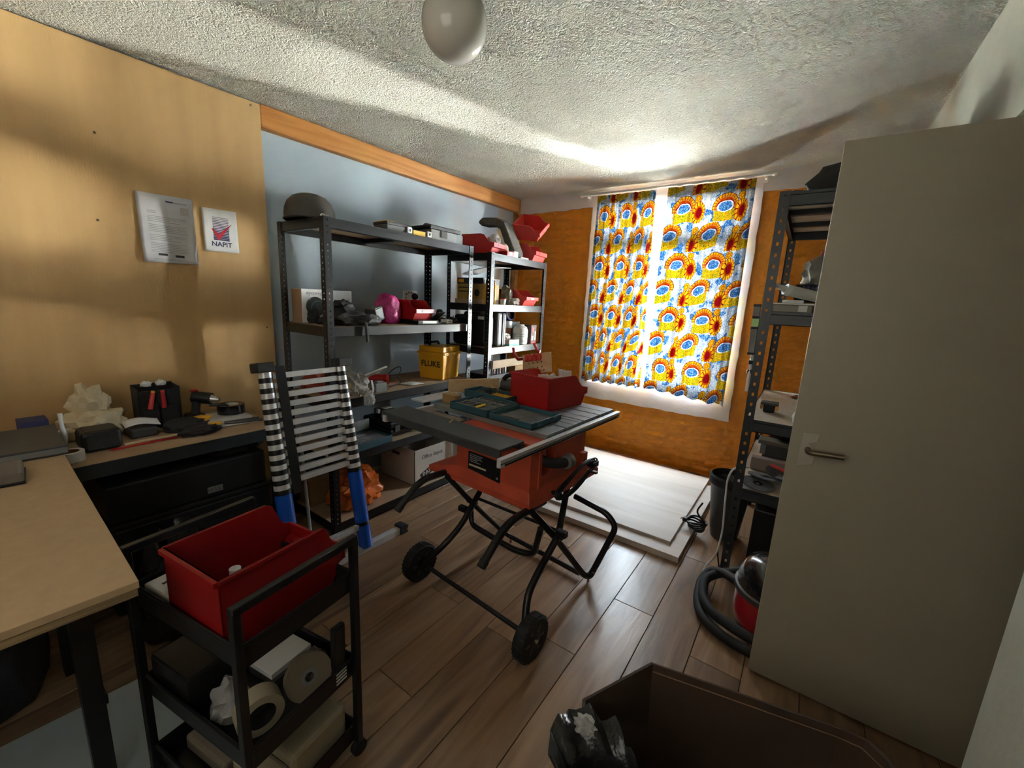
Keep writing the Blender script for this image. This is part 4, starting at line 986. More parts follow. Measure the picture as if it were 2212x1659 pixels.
# ------------------------------------------------------------------ corner shelving contents
Z = 1.785
stack_bin('red bin with clear packets at the left of the corner shelving top', (-2.19, 2.665, Z), -PI / 2 + .12, .29, .19, .15, 'red')
single('clear_packet', MB().blob((-2.12, 2.70, Z + .06), (.12, .12, .11), 81, .5, 3), 'clear', 'crinkled clear packet heaped in the left red bin of the corner shelving', 'packet', True)
single('cloth_pad', MB().blob((-2.12, 2.83, Z), (.09, .10, .11), 83, .25, 1.6), mat('beige_cloth', (.42, .40, .30), .8), 'beige rounded pad beside the left bin on the corner shelving top', 'pad', True)
t = thing('parts_box', 'tiny red box with white label at the front edge of the corner shelving top', 'box', (-2.035, 2.79, Z))
part('case', MB().cbox((-2.055, 2.79, Z + .02), (.07, .095, .04)), 'red', t, bevel=.004); part('label', MB().cbox((-2.0185, 2.785, Z + .021), (.003, .04, .022)), 'paper', t)
single('clear_lidded_tub', MB().box((-2.08, 2.85, Z), (-2.03, 2.91, Z + .05)), 'milky', 'small milky tub right of the tiny red box on the corner shelving', 'tub', bevel=.004)
single('grey_strip', MB().box((-2.05, 2.92, Z), (-2.012, 3.04, Z + .014)), 'grey', 'short grey strip lying in front of the stacked red bins', 'strip', bevel=.001)
q = MB()
prof = [(-2.44, 2.10), (-2.40, 2.125), (-2.25, 2.115), (-2.17, 2.075), (-2.045, 1.84), (-2.04, 1.79), (-2.075, 1.788), (-2.12, 1.83), (-2.21, 2.02), (-2.28, 2.055), (-2.41, 2.06), (-2.44, 2.08)]
q.prism(prof, 1, 2.88, 3.00); single('foam_brace', q, 'foam', 'thick dark grey bent foam piece arching over the red bin', 'foam', bevel=.008)
stack_bin('red bin standing upright at the right end of the corner shelving top', (-2.12, 3.19, Z), -PI / 2 + .10, .26, .21, .145, 'coral')
stack_bin('red bin tipped on its side on top of the right end bin', (-2.085, 3.19, Z + .225), -PI / 2 + .05, .24, .19, .135, 'coral', rx=-.15, ry=.62)
Z = 1.405
bx = thing('power_tool_box', 'yellow and black power tool carton on the second tier of the corner shelving', 'carton', (-2.25, 2.68, Z))
part('paper_stack', MB().box((-2.42, 2.585, Z), (-2.13, 2.80, Z + .035)), 'mdf', bx)
part('carton', MB().box((-2.40, 2.59, Z + .035), (-2.13, 2.80, Z + .20)), mat('carton_yellow', (.30, .19, .03), .6), bx, bevel=.001)
part('top_band', MB().box((-2.401, 2.588, Z + .155), (-2.1285, 2.801, Z + .202)), 'black', bx)
part('print', MB().lathe([(.028, 0), (.028, .001)], 20, TR((-2.19, 2.5895, Z + .085), 0, PI / 2)), 'ink_black', bx); part('print', MB().box((-2.39, 2.588, Z + .165), (-2.33, 2.5875, Z + .192)), 'yellow', bx)
for k in range(2): part('print', MB().box((-2.39, 2.5885, Z + .09 + .03 * k), (-2.26, 2.5895, Z + .10 + .03 * k)), 'ink_black', bx)
for k, (x, y) in enumerate(((-2.075, 2.565), (-2.075, 2.615))):
    t = thing('marker_tube', ['orange capped yellow tube just left of the front post of the corner shelving', 'orange capped yellow tube just right of the front post of the corner shelving'][k], 'tube', (x, y + .05 * k, Z), 0, 'yellow tubes on the corner shelving')
    y = y + .05 * k
    part('tube', MB().cyl((x, y, Z), (x, y, Z + .15), .012, 14), 'yellow', t, True); part('cap', MB().cyl((x, y, Z + .15), (x, y, Z + .185), .009, 12, r2=.006), mat('orange_cap', (.65, .30, .12), .5), t, True)
single('paper_tray', MB().sheet(lambda u, v: (-2.42 + .36 * u, 2.66 + .2 * v, Z + .235 + .05 * u + .02 * math.sin(u * 3) + .01 * v), 8, 6), 'paper_grey', 'curved pale sheet resting on the power tool carton', 'sheet', True, thick=.004)
t = thing('meter_box', 'white and grey small box behind the tubes on the corner shelving', 'box', (-2.25, 3.05, Z))
part('case', MB().box((-2.42, 2.915, Z), (-2.33, 3.005, Z + .12)), 'white', t, bevel=.003); part('top_case', MB().box((-2.425, 2.912, Z + .12), (-2.325, 3.008, Z + .21)), 'dark_grey', t, bevel=.004)
single('leather_glove', MB().blob((-2.165, 2.945, Z), (.12, .11, .17), 91, .45, 2.2), mat('khaki_leather', (.20, .17, .13), .8), 'khaki leather glove bundle left of the red bin on the corner shelving', 'glove', True)
single('dark_sack', MB().blob((-2.26, 2.865, Z), (.11, .10, .20), 93, .3, 2.0), 'soft_black', 'dark olive sack behind the yellow tubes on the corner shelving', 'sack', True)
stack_bin('red bin with white label alone on the second tier of the corner shelving', (-2.17, 3.12, Z), -PI / 2 + .05, .32, .20, .135, 'coral', slot=False, card=True)
t = thing('paint_pot', 'little white pot with pink rim at the front of the corner shelving', 'pot', (-2.045, 2.745, Z))
part('pot', MB().lathe([(.022, 0), (.026, .045)], 18, TR((-2.045, 2.745, Z))), 'white', t, True); part('rim', MB().lathe([(.027, .043), (.027, .05), (.01, .051)], 18, TR((-2.045, 2.745, Z))), 'coral', t, True)
single('rag_packet', MB().blob((-2.055, 2.92, Z), (.08, .12, .06), 95, .5, 3.0), mat('rag', (.30, .25, .22), .7), 'crumpled brown packet in front of the white label bin', 'packet', True)
Z = 1.07
t = thing('black_suitcase', 'big black plastic suitcase standing on the third tier of the corner shelving', 'case', (-2.27, 2.64, Z))
part('shell', MB().box((-2.42, 2.555, Z), (-2.05, 2.66, Z + .245)), 'black', t, bevel=.03); part('handle', MB().tube(bend([(-2.32, 2.60, Z + .24), (-2.31, 2.60, Z + .262), (-2.18, 2.60, Z + .262), (-2.17, 2.60, Z + .24)], .02), .011, 10), 'black', t, True); part('latch', MB().box((-2.14, 2.552, Z + .215), (-2.08, 2.556, Z + .24)), 'white', t, bevel=.001)
t = thing('grey_case', 'dark grey case standing upright at the front of the third tier', 'case', (-2.12, 2.76, Z))
part('shell', MB().box((-2.38, 2.675, Z), (-2.035, 2.745, Z + .275)), 'grey', t, bevel=.02); part('shell', MB().box((-2.38, 2.748, Z), (-2.035, 2.80, Z + .275)), 'grey', t, bevel=.02); part('seam', MB().box((-2.37, 2.743, Z + .006), (-2.033, 2.750, Z + .268)), 'black', t)
t = thing('jerry_bottle', 'white plastic bottle with black cap right of the grey case', 'bottle', (-2.17, 2.86, Z))
part('bottle', MB().lathe([(.045, 0), (.048, .02), (.046, .19), (.020, .235), (.018, .25)], 20, TR((-2.17, 2.86, Z))), 'milky', t, True); part('cap', MB().lathe([(.021, .25), (.021, .272), (.010, .273)], 16, TR((-2.17, 2.86, Z))), 'black', t, True)
t = thing('glue_jar', 'brown jar with white lid behind the white tub', 'jar', (-2.16, 2.985, Z))
part('jar', MB().lathe([(.034, 0), (.036, .14)], 20, TR((-2.16, 2.985, Z))), 'copper', t, True); part('lid', MB().lathe([(.039, .14), (.039, .195), (.02, .197)], 20, TR((-2.16, 2.985, Z))), 'white', t, True)
q = MB().lathe([(.050, -.02), (.062, -.015), (.062, .015), (.050, .02)], 24, TR((-2.25, 3.12, Z + .255), 0, 0, PI / 2.3), cap=False); single('tape_roll', q, 'ink', 'dark tape roll stacked at the back of the third tier', 'tape', True, thick=.006)
single('back_box', MB().box((-2.33, 3.05, Z), (-2.17, 3.19, Z + .19)), 'dark_grey', 'dark box under the tape roll at the back of the third tier', 'box', bevel=.004)
t = thing('white_tub', 'big white tub with lid and black print on the third tier', 'tub', (-2.075, 3.06, Z))
T = TR((-2.078, 3.065, Z))
part('tub', MB().lathe([(.062, 0), (.066, .012), (.069, .120), (.060, .140)], 28, T), 'milky', t, True); part('lid', MB().lathe([(.060, .138), (.062, .142), (.058, .150), (.036, .160), (.034, .172), (.02, .173)], 28, T), 'milky', t, True)
for z0, z1 in ((.088, .093), (.068, .072), (.03, .034)): part('print', MB().lathe([(.0692, z0), (.0694, z1)], 28, T, cap=False), 'ink_grey', t, True)
t = thing('chocolate_box', 'dark brown box with white labels at the right end of the third tier', 'box', (-2.06, 3.19, Z))
part('case', MB().box((-2.12, 3.155, Z), (-2.02, 3.24, Z + .165)), mat('dark_brown_print', (.06, .022, .018), .5), t, bevel=.001)
for a, b, m_ in (((-2.0205, 3.175, Z + .105), (-2.019, 3.20, Z + .145), 'coral'), ((-2.0205, 3.17, Z + .03), (-2.019, 3.195, Z + .07), 'paper'), ((-2.0205, 3.215, Z + .03), (-2.019, 3.232, Z + .11), 'paper'), ((-2.0205, 3.165, Z + .004), (-2.019, 3.23, Z + .02), 'coral')): part('label', MB().box(a, b), m_, t)
t = thing('fixings_box', 'clear box with turquoise base at the front of the third tier', 'box', (-2.04, 2.90, Z))
part('base', MB().box((-2.09, 2.815, Z), (-2.012, 2.965, Z + .012)), 'turq', t, bevel=.002); part('lid', MB().box((-2.088, 2.817, Z + .012), (-2.014, 2.963, Z + .05)), 'clear', t, bevel=.003); part('contents', MB().blob((-2.05, 2.86, Z + .012), (.05, .06, .03), 99, .3), 'yellow', t, True)
single('foil_packet', MB().blob((-2.10, 2.875, Z + .051), (.07, .11, .05), 101, .6, 3.4), 'milky', 'crumpled foil packet on top of the clear fixings box', 'packet', True)
single('timber_batten', MB().box((-1.998, 2.56, .905), (-1.978, 3.27, .968)), 'mdf', 'brown timber batten fixed across the front of the corner shelving', 'batten', bevel=.002)
Z = .79
t = thing('spray_can_box', 'black crate of silver capped cans low on the corner shelving', 'crate', (-2.10, 2.72, Z))
part('crate', MB().box((-2.30, 2.60, Z), (-2.03, 2.86, Z + .05)), 'black', t, bevel=.003)
for k in range(6): part('can', MB().cyl((-2.06, 2.64 + .038 * k, Z + .03), (-2.06, 2.64 + .038 * k, Z + .11), .014, 12), 'steel' if k % 2 else 'dark_grey', t, True)
single('brown_box', MB().box((-2.25, 2.93, Z), (-2.02, 3.10, Z + .105)), 'tan', 'orange brown box beside the crate of cans on the corner shelving', 'box', bevel=.003)
Z = .12
single('dark_crate', MB().box((-2.40, 2.58, Z), (-2.03, 3.25, Z + .30)), 'black', 'large black crate at the bottom of the corner shelving', 'crate', bevel=.01)

# ------------------------------------------------------------------ charcoal shelving by the door
Z = 1.995
single('black_holdall', MB().blob((.06, 2.58, Z), (.36, .24, .16), 111, .3, 1.8), 'soft_black', 'black soft bag on the very top of the charcoal shelving', 'bag', True)
single('dark_strap', MB().blob((-.14, 2.50, Z), (.09, .10, .02), 113, .4, 2), 'soft_black', 'small dark strap lying at the corner of the charcoal shelving top', 'strap', True)
Z = 1.445
single('red_edged_sack', MB().blob((.02, 2.84, Z + .156), (.20, .26, .15), 121, .35, 2.0), mat('grey_net', (.22, .22, .19), .8), 'grey sack bulging over the black roll on the charcoal shelving', 'sack', True)
single('red_tag', MB().box((-.005, 2.70, Z + .300), (.12, 2.78, Z + .318)), 'red', 'red tag along the top of the grey sack', 'tag', bevel=.003)
t = thing('black_roll', 'dark rolled bundle with grey ends on a tan pad on the charcoal shelving', 'roll', (.03, 2.80, Z))
part('pad', MB().box((-.10, 2.68, Z), (.30, 2.95, Z + .055)), 'tan', t, bevel=.004); part('roll', MB().tube([(-.09, 2.78, Z + .105), (.30, 2.78, Z + .105)], .048, 18), 'soft_black', t, True)
for k in range(4): part('band', MB().tube([(-.06 + .02 * k, 2.78, Z + .105), (-.05 + .02 * k, 2.78, Z + .105)], .0495, 18), 'ink', t, True)
t = thing('sealant_gun', 'translucent sealant nozzle pointing left over a box on the charcoal shelving', 'sealant gun', (-.05, 2.55, Z))
part('nozzle', MB().tube([(-.175, 2.47, Z + .135), (-.13, 2.50, Z + .115), (-.115, 2.51, Z + .108)], .008, 10, r2=.022), 'milky', t, True); part('tube', MB().tube([(-.115, 2.51, Z + .108), (.10, 2.64, Z + .062)], .026, 16), 'milky', t, True); part('thread', MB().tube([(-.125, 2.505, Z + .113), (-.105, 2.515, Z + .105)], .028, 16), 'white', t, True); part('spout_hole', MB().lathe([(.010, .0), (.010, .002)], 10, TR((-.145, 2.488, Z + .135))), 'ink_black', t)
t = thing('fittings_tray', 'low clear lidded tray of fittings at the front of the charcoal shelving', 'tray', (-.06, 2.52, Z))
part('tray', MB().box((-.165, 2.435, Z), (.00, 2.62, Z + .036)), mat('tray_tint', (.20, .18, .13), .3, alpha=.8), t, bevel=.003); part('lid', MB().box((-.172, 2.43, Z + .036), (.005, 2.625, Z + .044)), 'milky', t, bevel=.002); part('label', MB().box((-.055, 2.4305, Z + .004), (-.02, 2.434, Z + .034)), 'paper', t)
single('white_box', MB().box((-.13, 2.53, Z + .045), (-.04, 2.61, Z + .062)), 'white', 'flat white box lying on the clear fittings tray', 'box', bevel=.003)
single('maroon_tin', MB().box((.045, 2.45, Z), (.13, 2.56, Z + .05)), mat('maroon', (.10, .02, .03), .5), 'maroon tin beside the clear fittings tray', 'tin', bevel=.003)
t = thing('spirit_level', 'grey spirit level with green vial standing against the charcoal shelving post', 'spirit level', (-.228, 2.44, 1.23))
F = frame((-.223, 2.436, 1.352), (.02, 1, 0), (-.02, 0, 1))
part('body', MB().cbox((-.008, 0, 0), (.022, .25, .030), F), 'grey', t, bevel=.002)
part('window', MB().cbox((-.008, .035, .0005), (.0235, .065, .0305), F), 'black', t); part('vial', MB().cbox((-.0085, .035, .001), (.0236, .040, .031), F), 'green_vial', t)
for v in (-.12, .12): part('end_cap', MB().cbox((-.008, v, 0), (.024, .012, .033), F), 'black', t, bevel=.002)
t = thing('bow_handle', 'curved silver tube hanging down the back of the charcoal shelving', 'tube', (-.22, 3.30, 1.10))
part('tube', MB().tube(bend([(-.18, 2.62, 1.375), (-.215, 2.60, 1.335), (-.222, 2.58, 1.29), (-.226, 2.55, 1.18), (-.222, 2.52, 1.02)], .05), .008, 10), 'alu', t, True)
for z in (1.175, 1.125): part('clamp', MB().cbox((-.225, 2.545, z), (.024, .024, .02)), 'black', t, bevel=.003)
Z = .895
t = thing('battery', 'small yellow and black tool battery standing alone on the pale shelf', 'battery', (-.115, 2.69, Z))
part('cell', MB().cbox((-.115, 2.70, Z + .022), (.055, .06, .044)), 'black', t, bevel=.006); part('base', MB().cbox((-.115, 2.70, Z + .048), (.085, .075, .014)), 'dark_grey', t, bevel=.003)
for x in (-.152, -.078): part('side', MB().cbox((x, 2.70, Z + .030), (.012, .06, .03)), 'yellow', t, bevel=.002)
single('white_cloth', MB().blob((.03, 2.50, Z), (.07, .08, .10), 131, .4, 2.4), 'paper', 'white paper lump at the front of the pale shelf beside the door', 'paper', True)
single('dark_tray', MB().blob((.12, 3.30, Z), (.30, .16, .03), 133, .3, 2), 'copper', 'low dark brown cloth at the back of the pale shelf', 'cloth', True)
Z = .515
for k, (x, y, r_, tl, m_, lb) in enumerate(((-.10, 2.50, .078, .10, 'disc_grey', 'grey abrasive disc nearest the front edge of the lowest pale shelf'), (-.075, 2.60, .085, -.12, 'disc_grey', 'large dark abrasive disc lying second on the lowest pale shelf'), (-.01, 2.66, .075, .25, 'dark_grey', 'dark glossy disc leaning on the heap of the lowest pale shelf'), (.04, 2.58, .070, -.2, 'disc_grey', 'grey disc half hidden by the door edge on the lowest shelf'))):
    T = TR((x, y, Z + .019 + .014 * k), .4 * k, tl, .10)
    t = thing('abrasive_disc', lb, 'disc', (x, y, Z), 0, 'abrasive discs on the lowest pale shelf')
    part('disc', MB().lathe([(.011, -.002), (r_, -.0025), (r_, .0025), (.011, .002)], 32, T, cap=False), m_, t, True); part('centre_ring', MB().lathe([(.011, .0022), (.024, .0030), (.024, .0022)], 20, T, cap=False), 'steel' if k == 2 else 'black', t, True)
single('pink_offcut', MB().cbox((.0, 0, 0), (.11, .022, .012), TR((-.01, 2.64, Z + .082), -.5, 0, .1)), 'coral', 'faded pink strip on top of the disc heap', 'strip', bevel=.002)
single('orange_brush', MB().blob((.07, 2.62, Z + .07), (.10, .08, .035), 141, .3), 'coral', 'orange red brush tip beside the door on the lowest shelf', 'brush', True)
single('grey_brick_tile', MB().box((-.165, 2.78, Z + .001), (.25, 2.84, Z + .075)), mat('taupe_tile', (.27, .215, .19), .6), 'taupe tile standing on edge behind the discs', 'tile', bevel=.003)
t = thing('planer', 'dark grey hand tool lying behind the taupe tile on the lowest shelf', 'hand tool', (.05, 3.0, Z))
part('body', MB().box((-.12, 2.92, Z), (.26, 3.03, Z + .13)), 'dark_grey', t, bevel=.012); part('sole', MB().box((-.15, 2.91, Z + .13), (.28, 3.04, Z + .155)), mat('worn_grey', (.16, .155, .13), .6), t, bevel=.004); part('clip', MB().box((-.135, 2.905, Z + .07), (-.105, 2.92, Z + .13)), 'grey', t, bevel=.002)
single('black_grip', MB().blob((.06, 2.98, Z + .16), (.34, .10, .06), 143, .35, 2), 'black', 'black grip lying on the dark hand tool of the lowest shelf', 'grip', True)
single('black_crate', MB().box((-.10, 2.62, 0), (.33, 3.35, .34)), 'black', 'black crate on the floor under the charcoal shelving', 'crate', bevel=.01)

# ------------------------------------------------------------------ floor by the window and the door
single('plywood_sheet', MB().box((-1.66, 2.345, .0), (-.412, 3.56, .036)), 'birch', 'lower pale plywood sheet flat on the floor under the window', 'board', bevel=.001)
single('plywood_sheet', MB().box((-1.70, 2.455, .0365), (-.490, 3.675, .054)), 'birch', 'upper pale plywood sheet lying on the other sheet under the window', 'board', bevel=.001)
bk = thing('rubbish_bin', 'tapered black bin on the floor beside the charcoal shelving', 'bin', (-.265, 2.84, 0))
T = TR((-.255, 2.86, 0))
part('bucket', MB().lathe([(.078, .0), (.082, .01), (.122, .40), (.127, .405), (.124, .412), (.115, .40), (.076, .012)], 32, T), 'dark_grey', bk, True)
part('liner', MB().lathe([(.126, .36), (.130, .405), (.118, .418), (.110, .38)], 32, T, cap=False), 'soft_black', bk, True)
t = thing('cable_coil', 'small coil of black cable with plug on the floor by the bin', 'cable', (-.40, 2.76, 0))
q = MB()
for k in range(5): q.tube([(-.405 + (.048 + .003 * k) * math.cos(a), 2.755 + (.042 + .003 * k) * math.sin(a), .048 + .011 * k + .008 * math.sin(a * 2 + k)) for a in [i * .35 for i in range(18)]], .006, 7, True)
part('coil', q, 'black', t, True); part('plug', MB().cbox((-.475, 2.745, .085), (.028, .03, .026)), 'black', t, bevel=.004)
for d in (-.008, .008): part('pin', MB().cbox((-.495, 2.745 + d, .085), (.016, .005, .005)), 'brass', t)
part('tail', MB().tube(bend([(-.36, 2.78, .08), (-.43, 2.83, .12), (-.40, 2.86, .18)], .03), .006, 8), 'black', t, True)
single('white_cable', MB().tube(bend([(-.16, 2.58, .585), (-.226, 2.50, .588), (-.244, 2.49, .52), (-.236, 2.48, .38), (-.224, 2.46, .22), (-.232, 2.42, .10), (-.272, 2.375, .03), (-.276, 2.345, .006)], .05), .0052, 8), 'white', 'white cable hanging from the lowest shelf down to the vacuum hose', 'cable', True)
single('black_cable', MB().tube(bend([(-.226, 2.47, .20), (-.235, 2.44, .12), (-.215, 2.41, .05), (-.19, 2.37, .006)], .04), .004, 8), 'black', 'thin black cable beside the white one reaching the floor', 'cable', True)
vc = thing('vacuum_cleaner', 'red tub vacuum cleaner with glossy black dome behind the door edge', 'vacuum cleaner', (.07, 2.09, 0))
T = TR((.070, 2.085, 0))
part('tub', MB().lathe([(.150, .035), (.165, .045), (.172, .09), (.170, .185)], 40, T), 'henry_red', vc, True)
part('rim_band', MB().lathe([(.170, .183), (.180, .190), (.180, .212), (.170, .220)], 40, T), 'dark_grey', vc, True)
part('dome', MB().lathe([(.172, .216), (.166, .27), (.140, .320), (.10, .345), (.05, .357), (.001, .36)], 40, T), 'gloss_black', vc, True)
part('carry_handle', MB().tube(bend([T @ Vector(p) for p in ((-.02, -.10, .33), (-.02, -.08, .395), (-.02, .08, .395), (-.02, .10, .33))], .03), .011, 10), 'black', vc, True)
part('base_skirt', MB().lathe([(.155, .012), (.160, .04)], 40, T), 'black', vc, True)
for a in (.8, 2.4, 4.0, 5.5): part('castor', MB().lathe([(.022, -.01), (.022, .01)], 14, T @ Matrix.Translation((.135 * math.cos(a), .135 * math.sin(a), .022)) @ Matrix.Rotation(PI / 2, 4, 'Y')), 'black', vc, True)
hp_ = [(-.09, 2.13, .15), (-.16, 2.22, .12), (-.235, 2.275, .075), (-.262, 2.20, .045), (-.250, 2.05, .030), (-.205, 1.935, .026), (-.11, 1.868, .026), (.0, 1.845, .026), (.20, 1.86, .026)]
hp2 = [(.02, 2.28, .22), (-.10, 2.27, .13), (-.20, 2.25, .085), (-.245, 2.16, .085), (-.225, 2.02, .068), (-.165, 1.945, .062), (-.05, 1.895, .062), (.20, 1.905, .03)]
for P_ in (hp_, hp2): part('hose', MB().tube(bend(P_, .07, 6), .0225, 14), 'rubber', vc, True)

# ------------------------------------------------------------------ papers on the plywood
def wall_sheet(y0, y1, z0, z1, w0, w1, seed):
    m = MB(); m.sheet(lambda u, v: (lw(y0 + (y1 - y0) * u) + .0025 + .010 * (v * v) * (1 - u) * seed + .003 * noise.noise((u * 3, v * 3, seed)) + .003, y0 + (y1 - y0) * u + w0 * v, z1 + (z0 - z1) * v + w1 * u), 14, 14); return m
t = thing('letter', 'creased white printed letter pinned to the plywood wall', 'letter', (lw(.81), .81, 1.54))
part('sheet', wall_sheet(.697, .932, 1.546, 1.885, .004, .004, 1.0), 'paper_grey', t, True, thick=.0006)
def lp(y, z): return Vector((lw(y) + .0085 + .010 * max(0, (1.885 - z) / .34) ** 2 * max(0, 1 - (y - .697) / .235), y, z))
def wp(nm, y0, y1, z0, z1, m_):
    a, b = lp(y0, z0), lp(y1, z1); e = Vector((.0012, 0, 0))
    return part(nm, MB().add([lp(y0, z0), lp(y1, z0), lp(y1, z1), lp(y0, z1), lp(y0, z0) + e, lp(y1, z0) + e, lp(y1, z1) + e, lp(y0, z1) + e], ((0, 1, 2, 3), (4, 5, 6, 7), (0, 1, 5, 4), (1, 2, 6, 5), (2, 3, 7, 6), (3, 0, 4, 7))), m_, t)
wp('print', .815, .845, 1.853, 1.860, 'ink'); wp('print', .845, .905, 1.8545, 1.8575, 'ink_grey')
wp('print', .875, .910, 1.800, 1.838, mat('stamp_print', (.52, .45, .43), .8))
rr = random.Random(5); z = 1.80
for k in range(25):
    if k in (0, 1): y0, y1 = .735, .77
    else: y0, y1 = .735, .735 + rr.choice((.13, .155, .16, .15, .09))
    if k not in (2, 7, 13, 18): wp('print_line', y0, y1, z, z + .0022, 'ink_grey')
    z -= .0083
wp('badge', .762, .800, 1.583, 1.594, 'ink_black'); wp('badge', .833, .872, 1.579, 1.591, 'ink_black')
wp('print_line', .745, .885, 1.564, 1.566, 'ink_grey')
t = thing('certificate_card', 'small white card with striped navy logo and red tick on the plywood', 'card', (lw(1.05), 1.05, 1.63))
part('sheet', wall_sheet(.970, 1.140, 1.632, 1.862, .002, .003, .15), 'paper', t, True, thick=.0006)
XC = lambda y: lw(y) + .0075
F = frame((XC(1.05), 1.05, 1.63), (.039, 1, 0), (0, 0, 1))
for k in range(15):
    h = .0022 + .00042 * k * .9; zz = .190 - k * .0083
    part('logo_stripe', MB().box((-.032, zz - h, 0), (.046, zz, .0008), F), 'ink', t)
tick = [(-.040, .128), (-.030, .126), (-.008, .100), (.060, .160), (.062, .164), (-.004, .068), (-.012, .068)]
part('logo_tick', MB().prism([(a, b) for a, b in tick], 2, .0006, .0018, F), 'red_ink', t)
part('lettering', letters('NAPIT', .036, F @ Matrix.Translation((.006, .044, .0006)), .0003, .0008), 'ink', t)

# ------------------------------------------------------------------ workbench along the plywood
wbn = thing('workbench', 'long workbench with wooden top and metal edge along the plywood wall', 'workbench', (-2.5, .3, 0))
part('worktop', MB().prism([(lw(-.7) + .004, -.7), (lw(1.05) + .004, 1.05), (-2.236, 1.05), (-2.236, -.7)], 2, .690, .720), 'mdf', wbn, bevel=.002)
part('front_edge', MB().box((-2.236, -.7, .660), (-2.230, 1.05, .719)), 'grey_steel', wbn)
for x, y in ((-2.26, -.66), (-2.26, 1.02), (-2.78, -.66), (-2.77, 1.02)): part('leg', MB().box((x - .02, y - .02, 0), (x + .02, y + .02, .690)), 'black_steel', wbn, bevel=.002)
part('back_rail', MB().box((-2.79, -.64, .62), (-2.77, 1.0, .66)), 'black_steel', wbn)
t = thing('tool_chest', 'lower black tool chest under the workbench', 'tool chest', (-2.5, .66, 0))
part('chest', MB().box((-2.72, .33, 0), (-2.25, .985, .40)), 'black', t, bevel=.012); part('lid', MB().box((-2.725, .325, .402), (-2.244, .99, .425)), 'black', t, bevel=.006)
t = thing('tool_chest', 'upper black tool chest with silver badge under the workbench', 'tool chest', (-2.5, .66, .425))
part('chest', MB().box((-2.70, .345, .425), (-2.255, .97, .60)), 'black', t, bevel=.012); part('badge', MB().box((-2.256, .698, .448), (-2.2525, .762, .478)), 'grey', t)
for k in range(6): part('badge_mark', MB().box((-2.2528, .703 + .0095 * k, .454), (-2.2515, .708 + .0095 * k, .474)), 'steel', t)
single('tarpaulin', MB().blob((-2.42, .86, .60), (.30, .28, .08), 151, .4, 2.2), 'soft_black', 'dark folded tarpaulin on the upper tool chest', 'tarpaulin', True)
single('bin_sack', MB().blob((-2.02, .50, 0), (.30, .32, .50), 153, .4, 2.0, 4), mat('glossy_sack', (.012, .011, .012), .22, bump=.006, bs=20), 'glossy black plastic sack on the floor between bench and trolley', 'sack', True)
Z = .7205
single('kraft_bag', MB().blob((-2.66, .40, Z), (.20, .27, .15), 161, .45, 2.4, 3).blob((-2.68, .40, Z + .10), (.16, .16, .15), 163, .5, 2.6, 3), 'kraft', 'crumpled pale kraft paper bag on the workbench', 'bag')
t = thing('blue_carton', 'small blue carton with white base behind the board on the bench', 'carton', (-2.68, .245, Z))
part('base', MB().box((-2.73, .18, Z), (-2.63, .265, Z + .045)), 'paper', t); part('carton', MB().box((-2.73, .18, Z + .045), (-2.63, .265, Z + .115)), 'ink', t); part('label', MB().box((-2.63, .215, Z + .05), (-2.6285, .262, Z + .072)), mat('pink_print', (.45, .16, .18), .6), t)
single('white_nozzle', MB().lathe([(.002, 0), (.012, .07), (.010, .09), (.006, .12), (.008, .17)], 12, TR((-2.455, .283, Z), 0, 0, -.12)), 'white', 'white tapering nozzle standing next to the paper bag', 'nozzle', True)
t = thing('speaker_box', 'black rounded box at the front of the bench below the paper bag', 'box', (-2.47, .38, Z))
part('case', MB().cbox((-2.455, .385, Z + .045), (.14, .13, .09)), 'black', t, bevel=.02); part('front', MB().cbox((-2.382, .385, Z + .045), (.004, .10, .06)), 'soft_black', t)
single('grey_case', MB().cbox((-2.55, .545, Z + .022), (.14, .10, .044)), 'dark_grey', 'flat dark grey case on the bench right of the black box', 'case', bevel=.008)
single('paper_bundle', MB().sheet(lambda u, v: (-2.545 + .05 * v, .48 + .13 * u, Z + .075 + .01 * math.sin(u * 4) - .02 * v), 8, 4), 'paper', 'white paper slip curling behind the flat grey case', 'paper', True, thick=.002)
single('ruler', MB().cbox((0, 0, .004), (.020, .24, .004), TR((-2.372, .52, Z), .04)), 'red', 'red ruler lying at the front edge of the workbench', 'ruler')
single('yellow_rule', MB().cbox((0, 0, .004), (.012, .20, .006), TR((-2.415, .555, Z), .02)), 'kraft', 'pale folding rule behind the red ruler', 'rule')
t = thing('masking_tape', 'white tape roll at the corner of the bench beside the board', 'tape', (-2.335, .275, Z))
part('ring', MB().lathe([(.030, 0), (.044, 0), (.044, .040), (.030, .040)], 30, TR((-2.335, .275, Z)), cap=False), 'white', t, True); part('core', MB().lathe([(.030, .001), (.030, .039)], 30, TR((-2.335, .275, Z)), cap=False), 'copper', t, True)
tp = thing('tool_tote', 'black tool tote with screwdrivers standing at the back of the bench', 'tool tote', (-2.70, .66, Z))
T = TR((-2.700, .655, Z), -.04)
q = MB()
for a, b in (((-.07, -.085, 0), (.07, -.079, .20)), ((-.07, .079, 0), (.07, .085, .20)), ((-.07, -.085, 0), (-.064, .085, .205)), ((.064, -.085, 0), (.07, .085, .19)), ((-.07, -.085, 0), (.07, .085, .008))): q.box(a, b, T)
part('tote', q, 'soft_black', tp, bevel=.003)
for a, b in (((.07, -.07, .01), (.085, -.01, .13)), ((.07, .0, .01), (.085, .07, .11))): part('pocket', MB().box(a, b, T), 'soft_black', tp, bevel=.003)
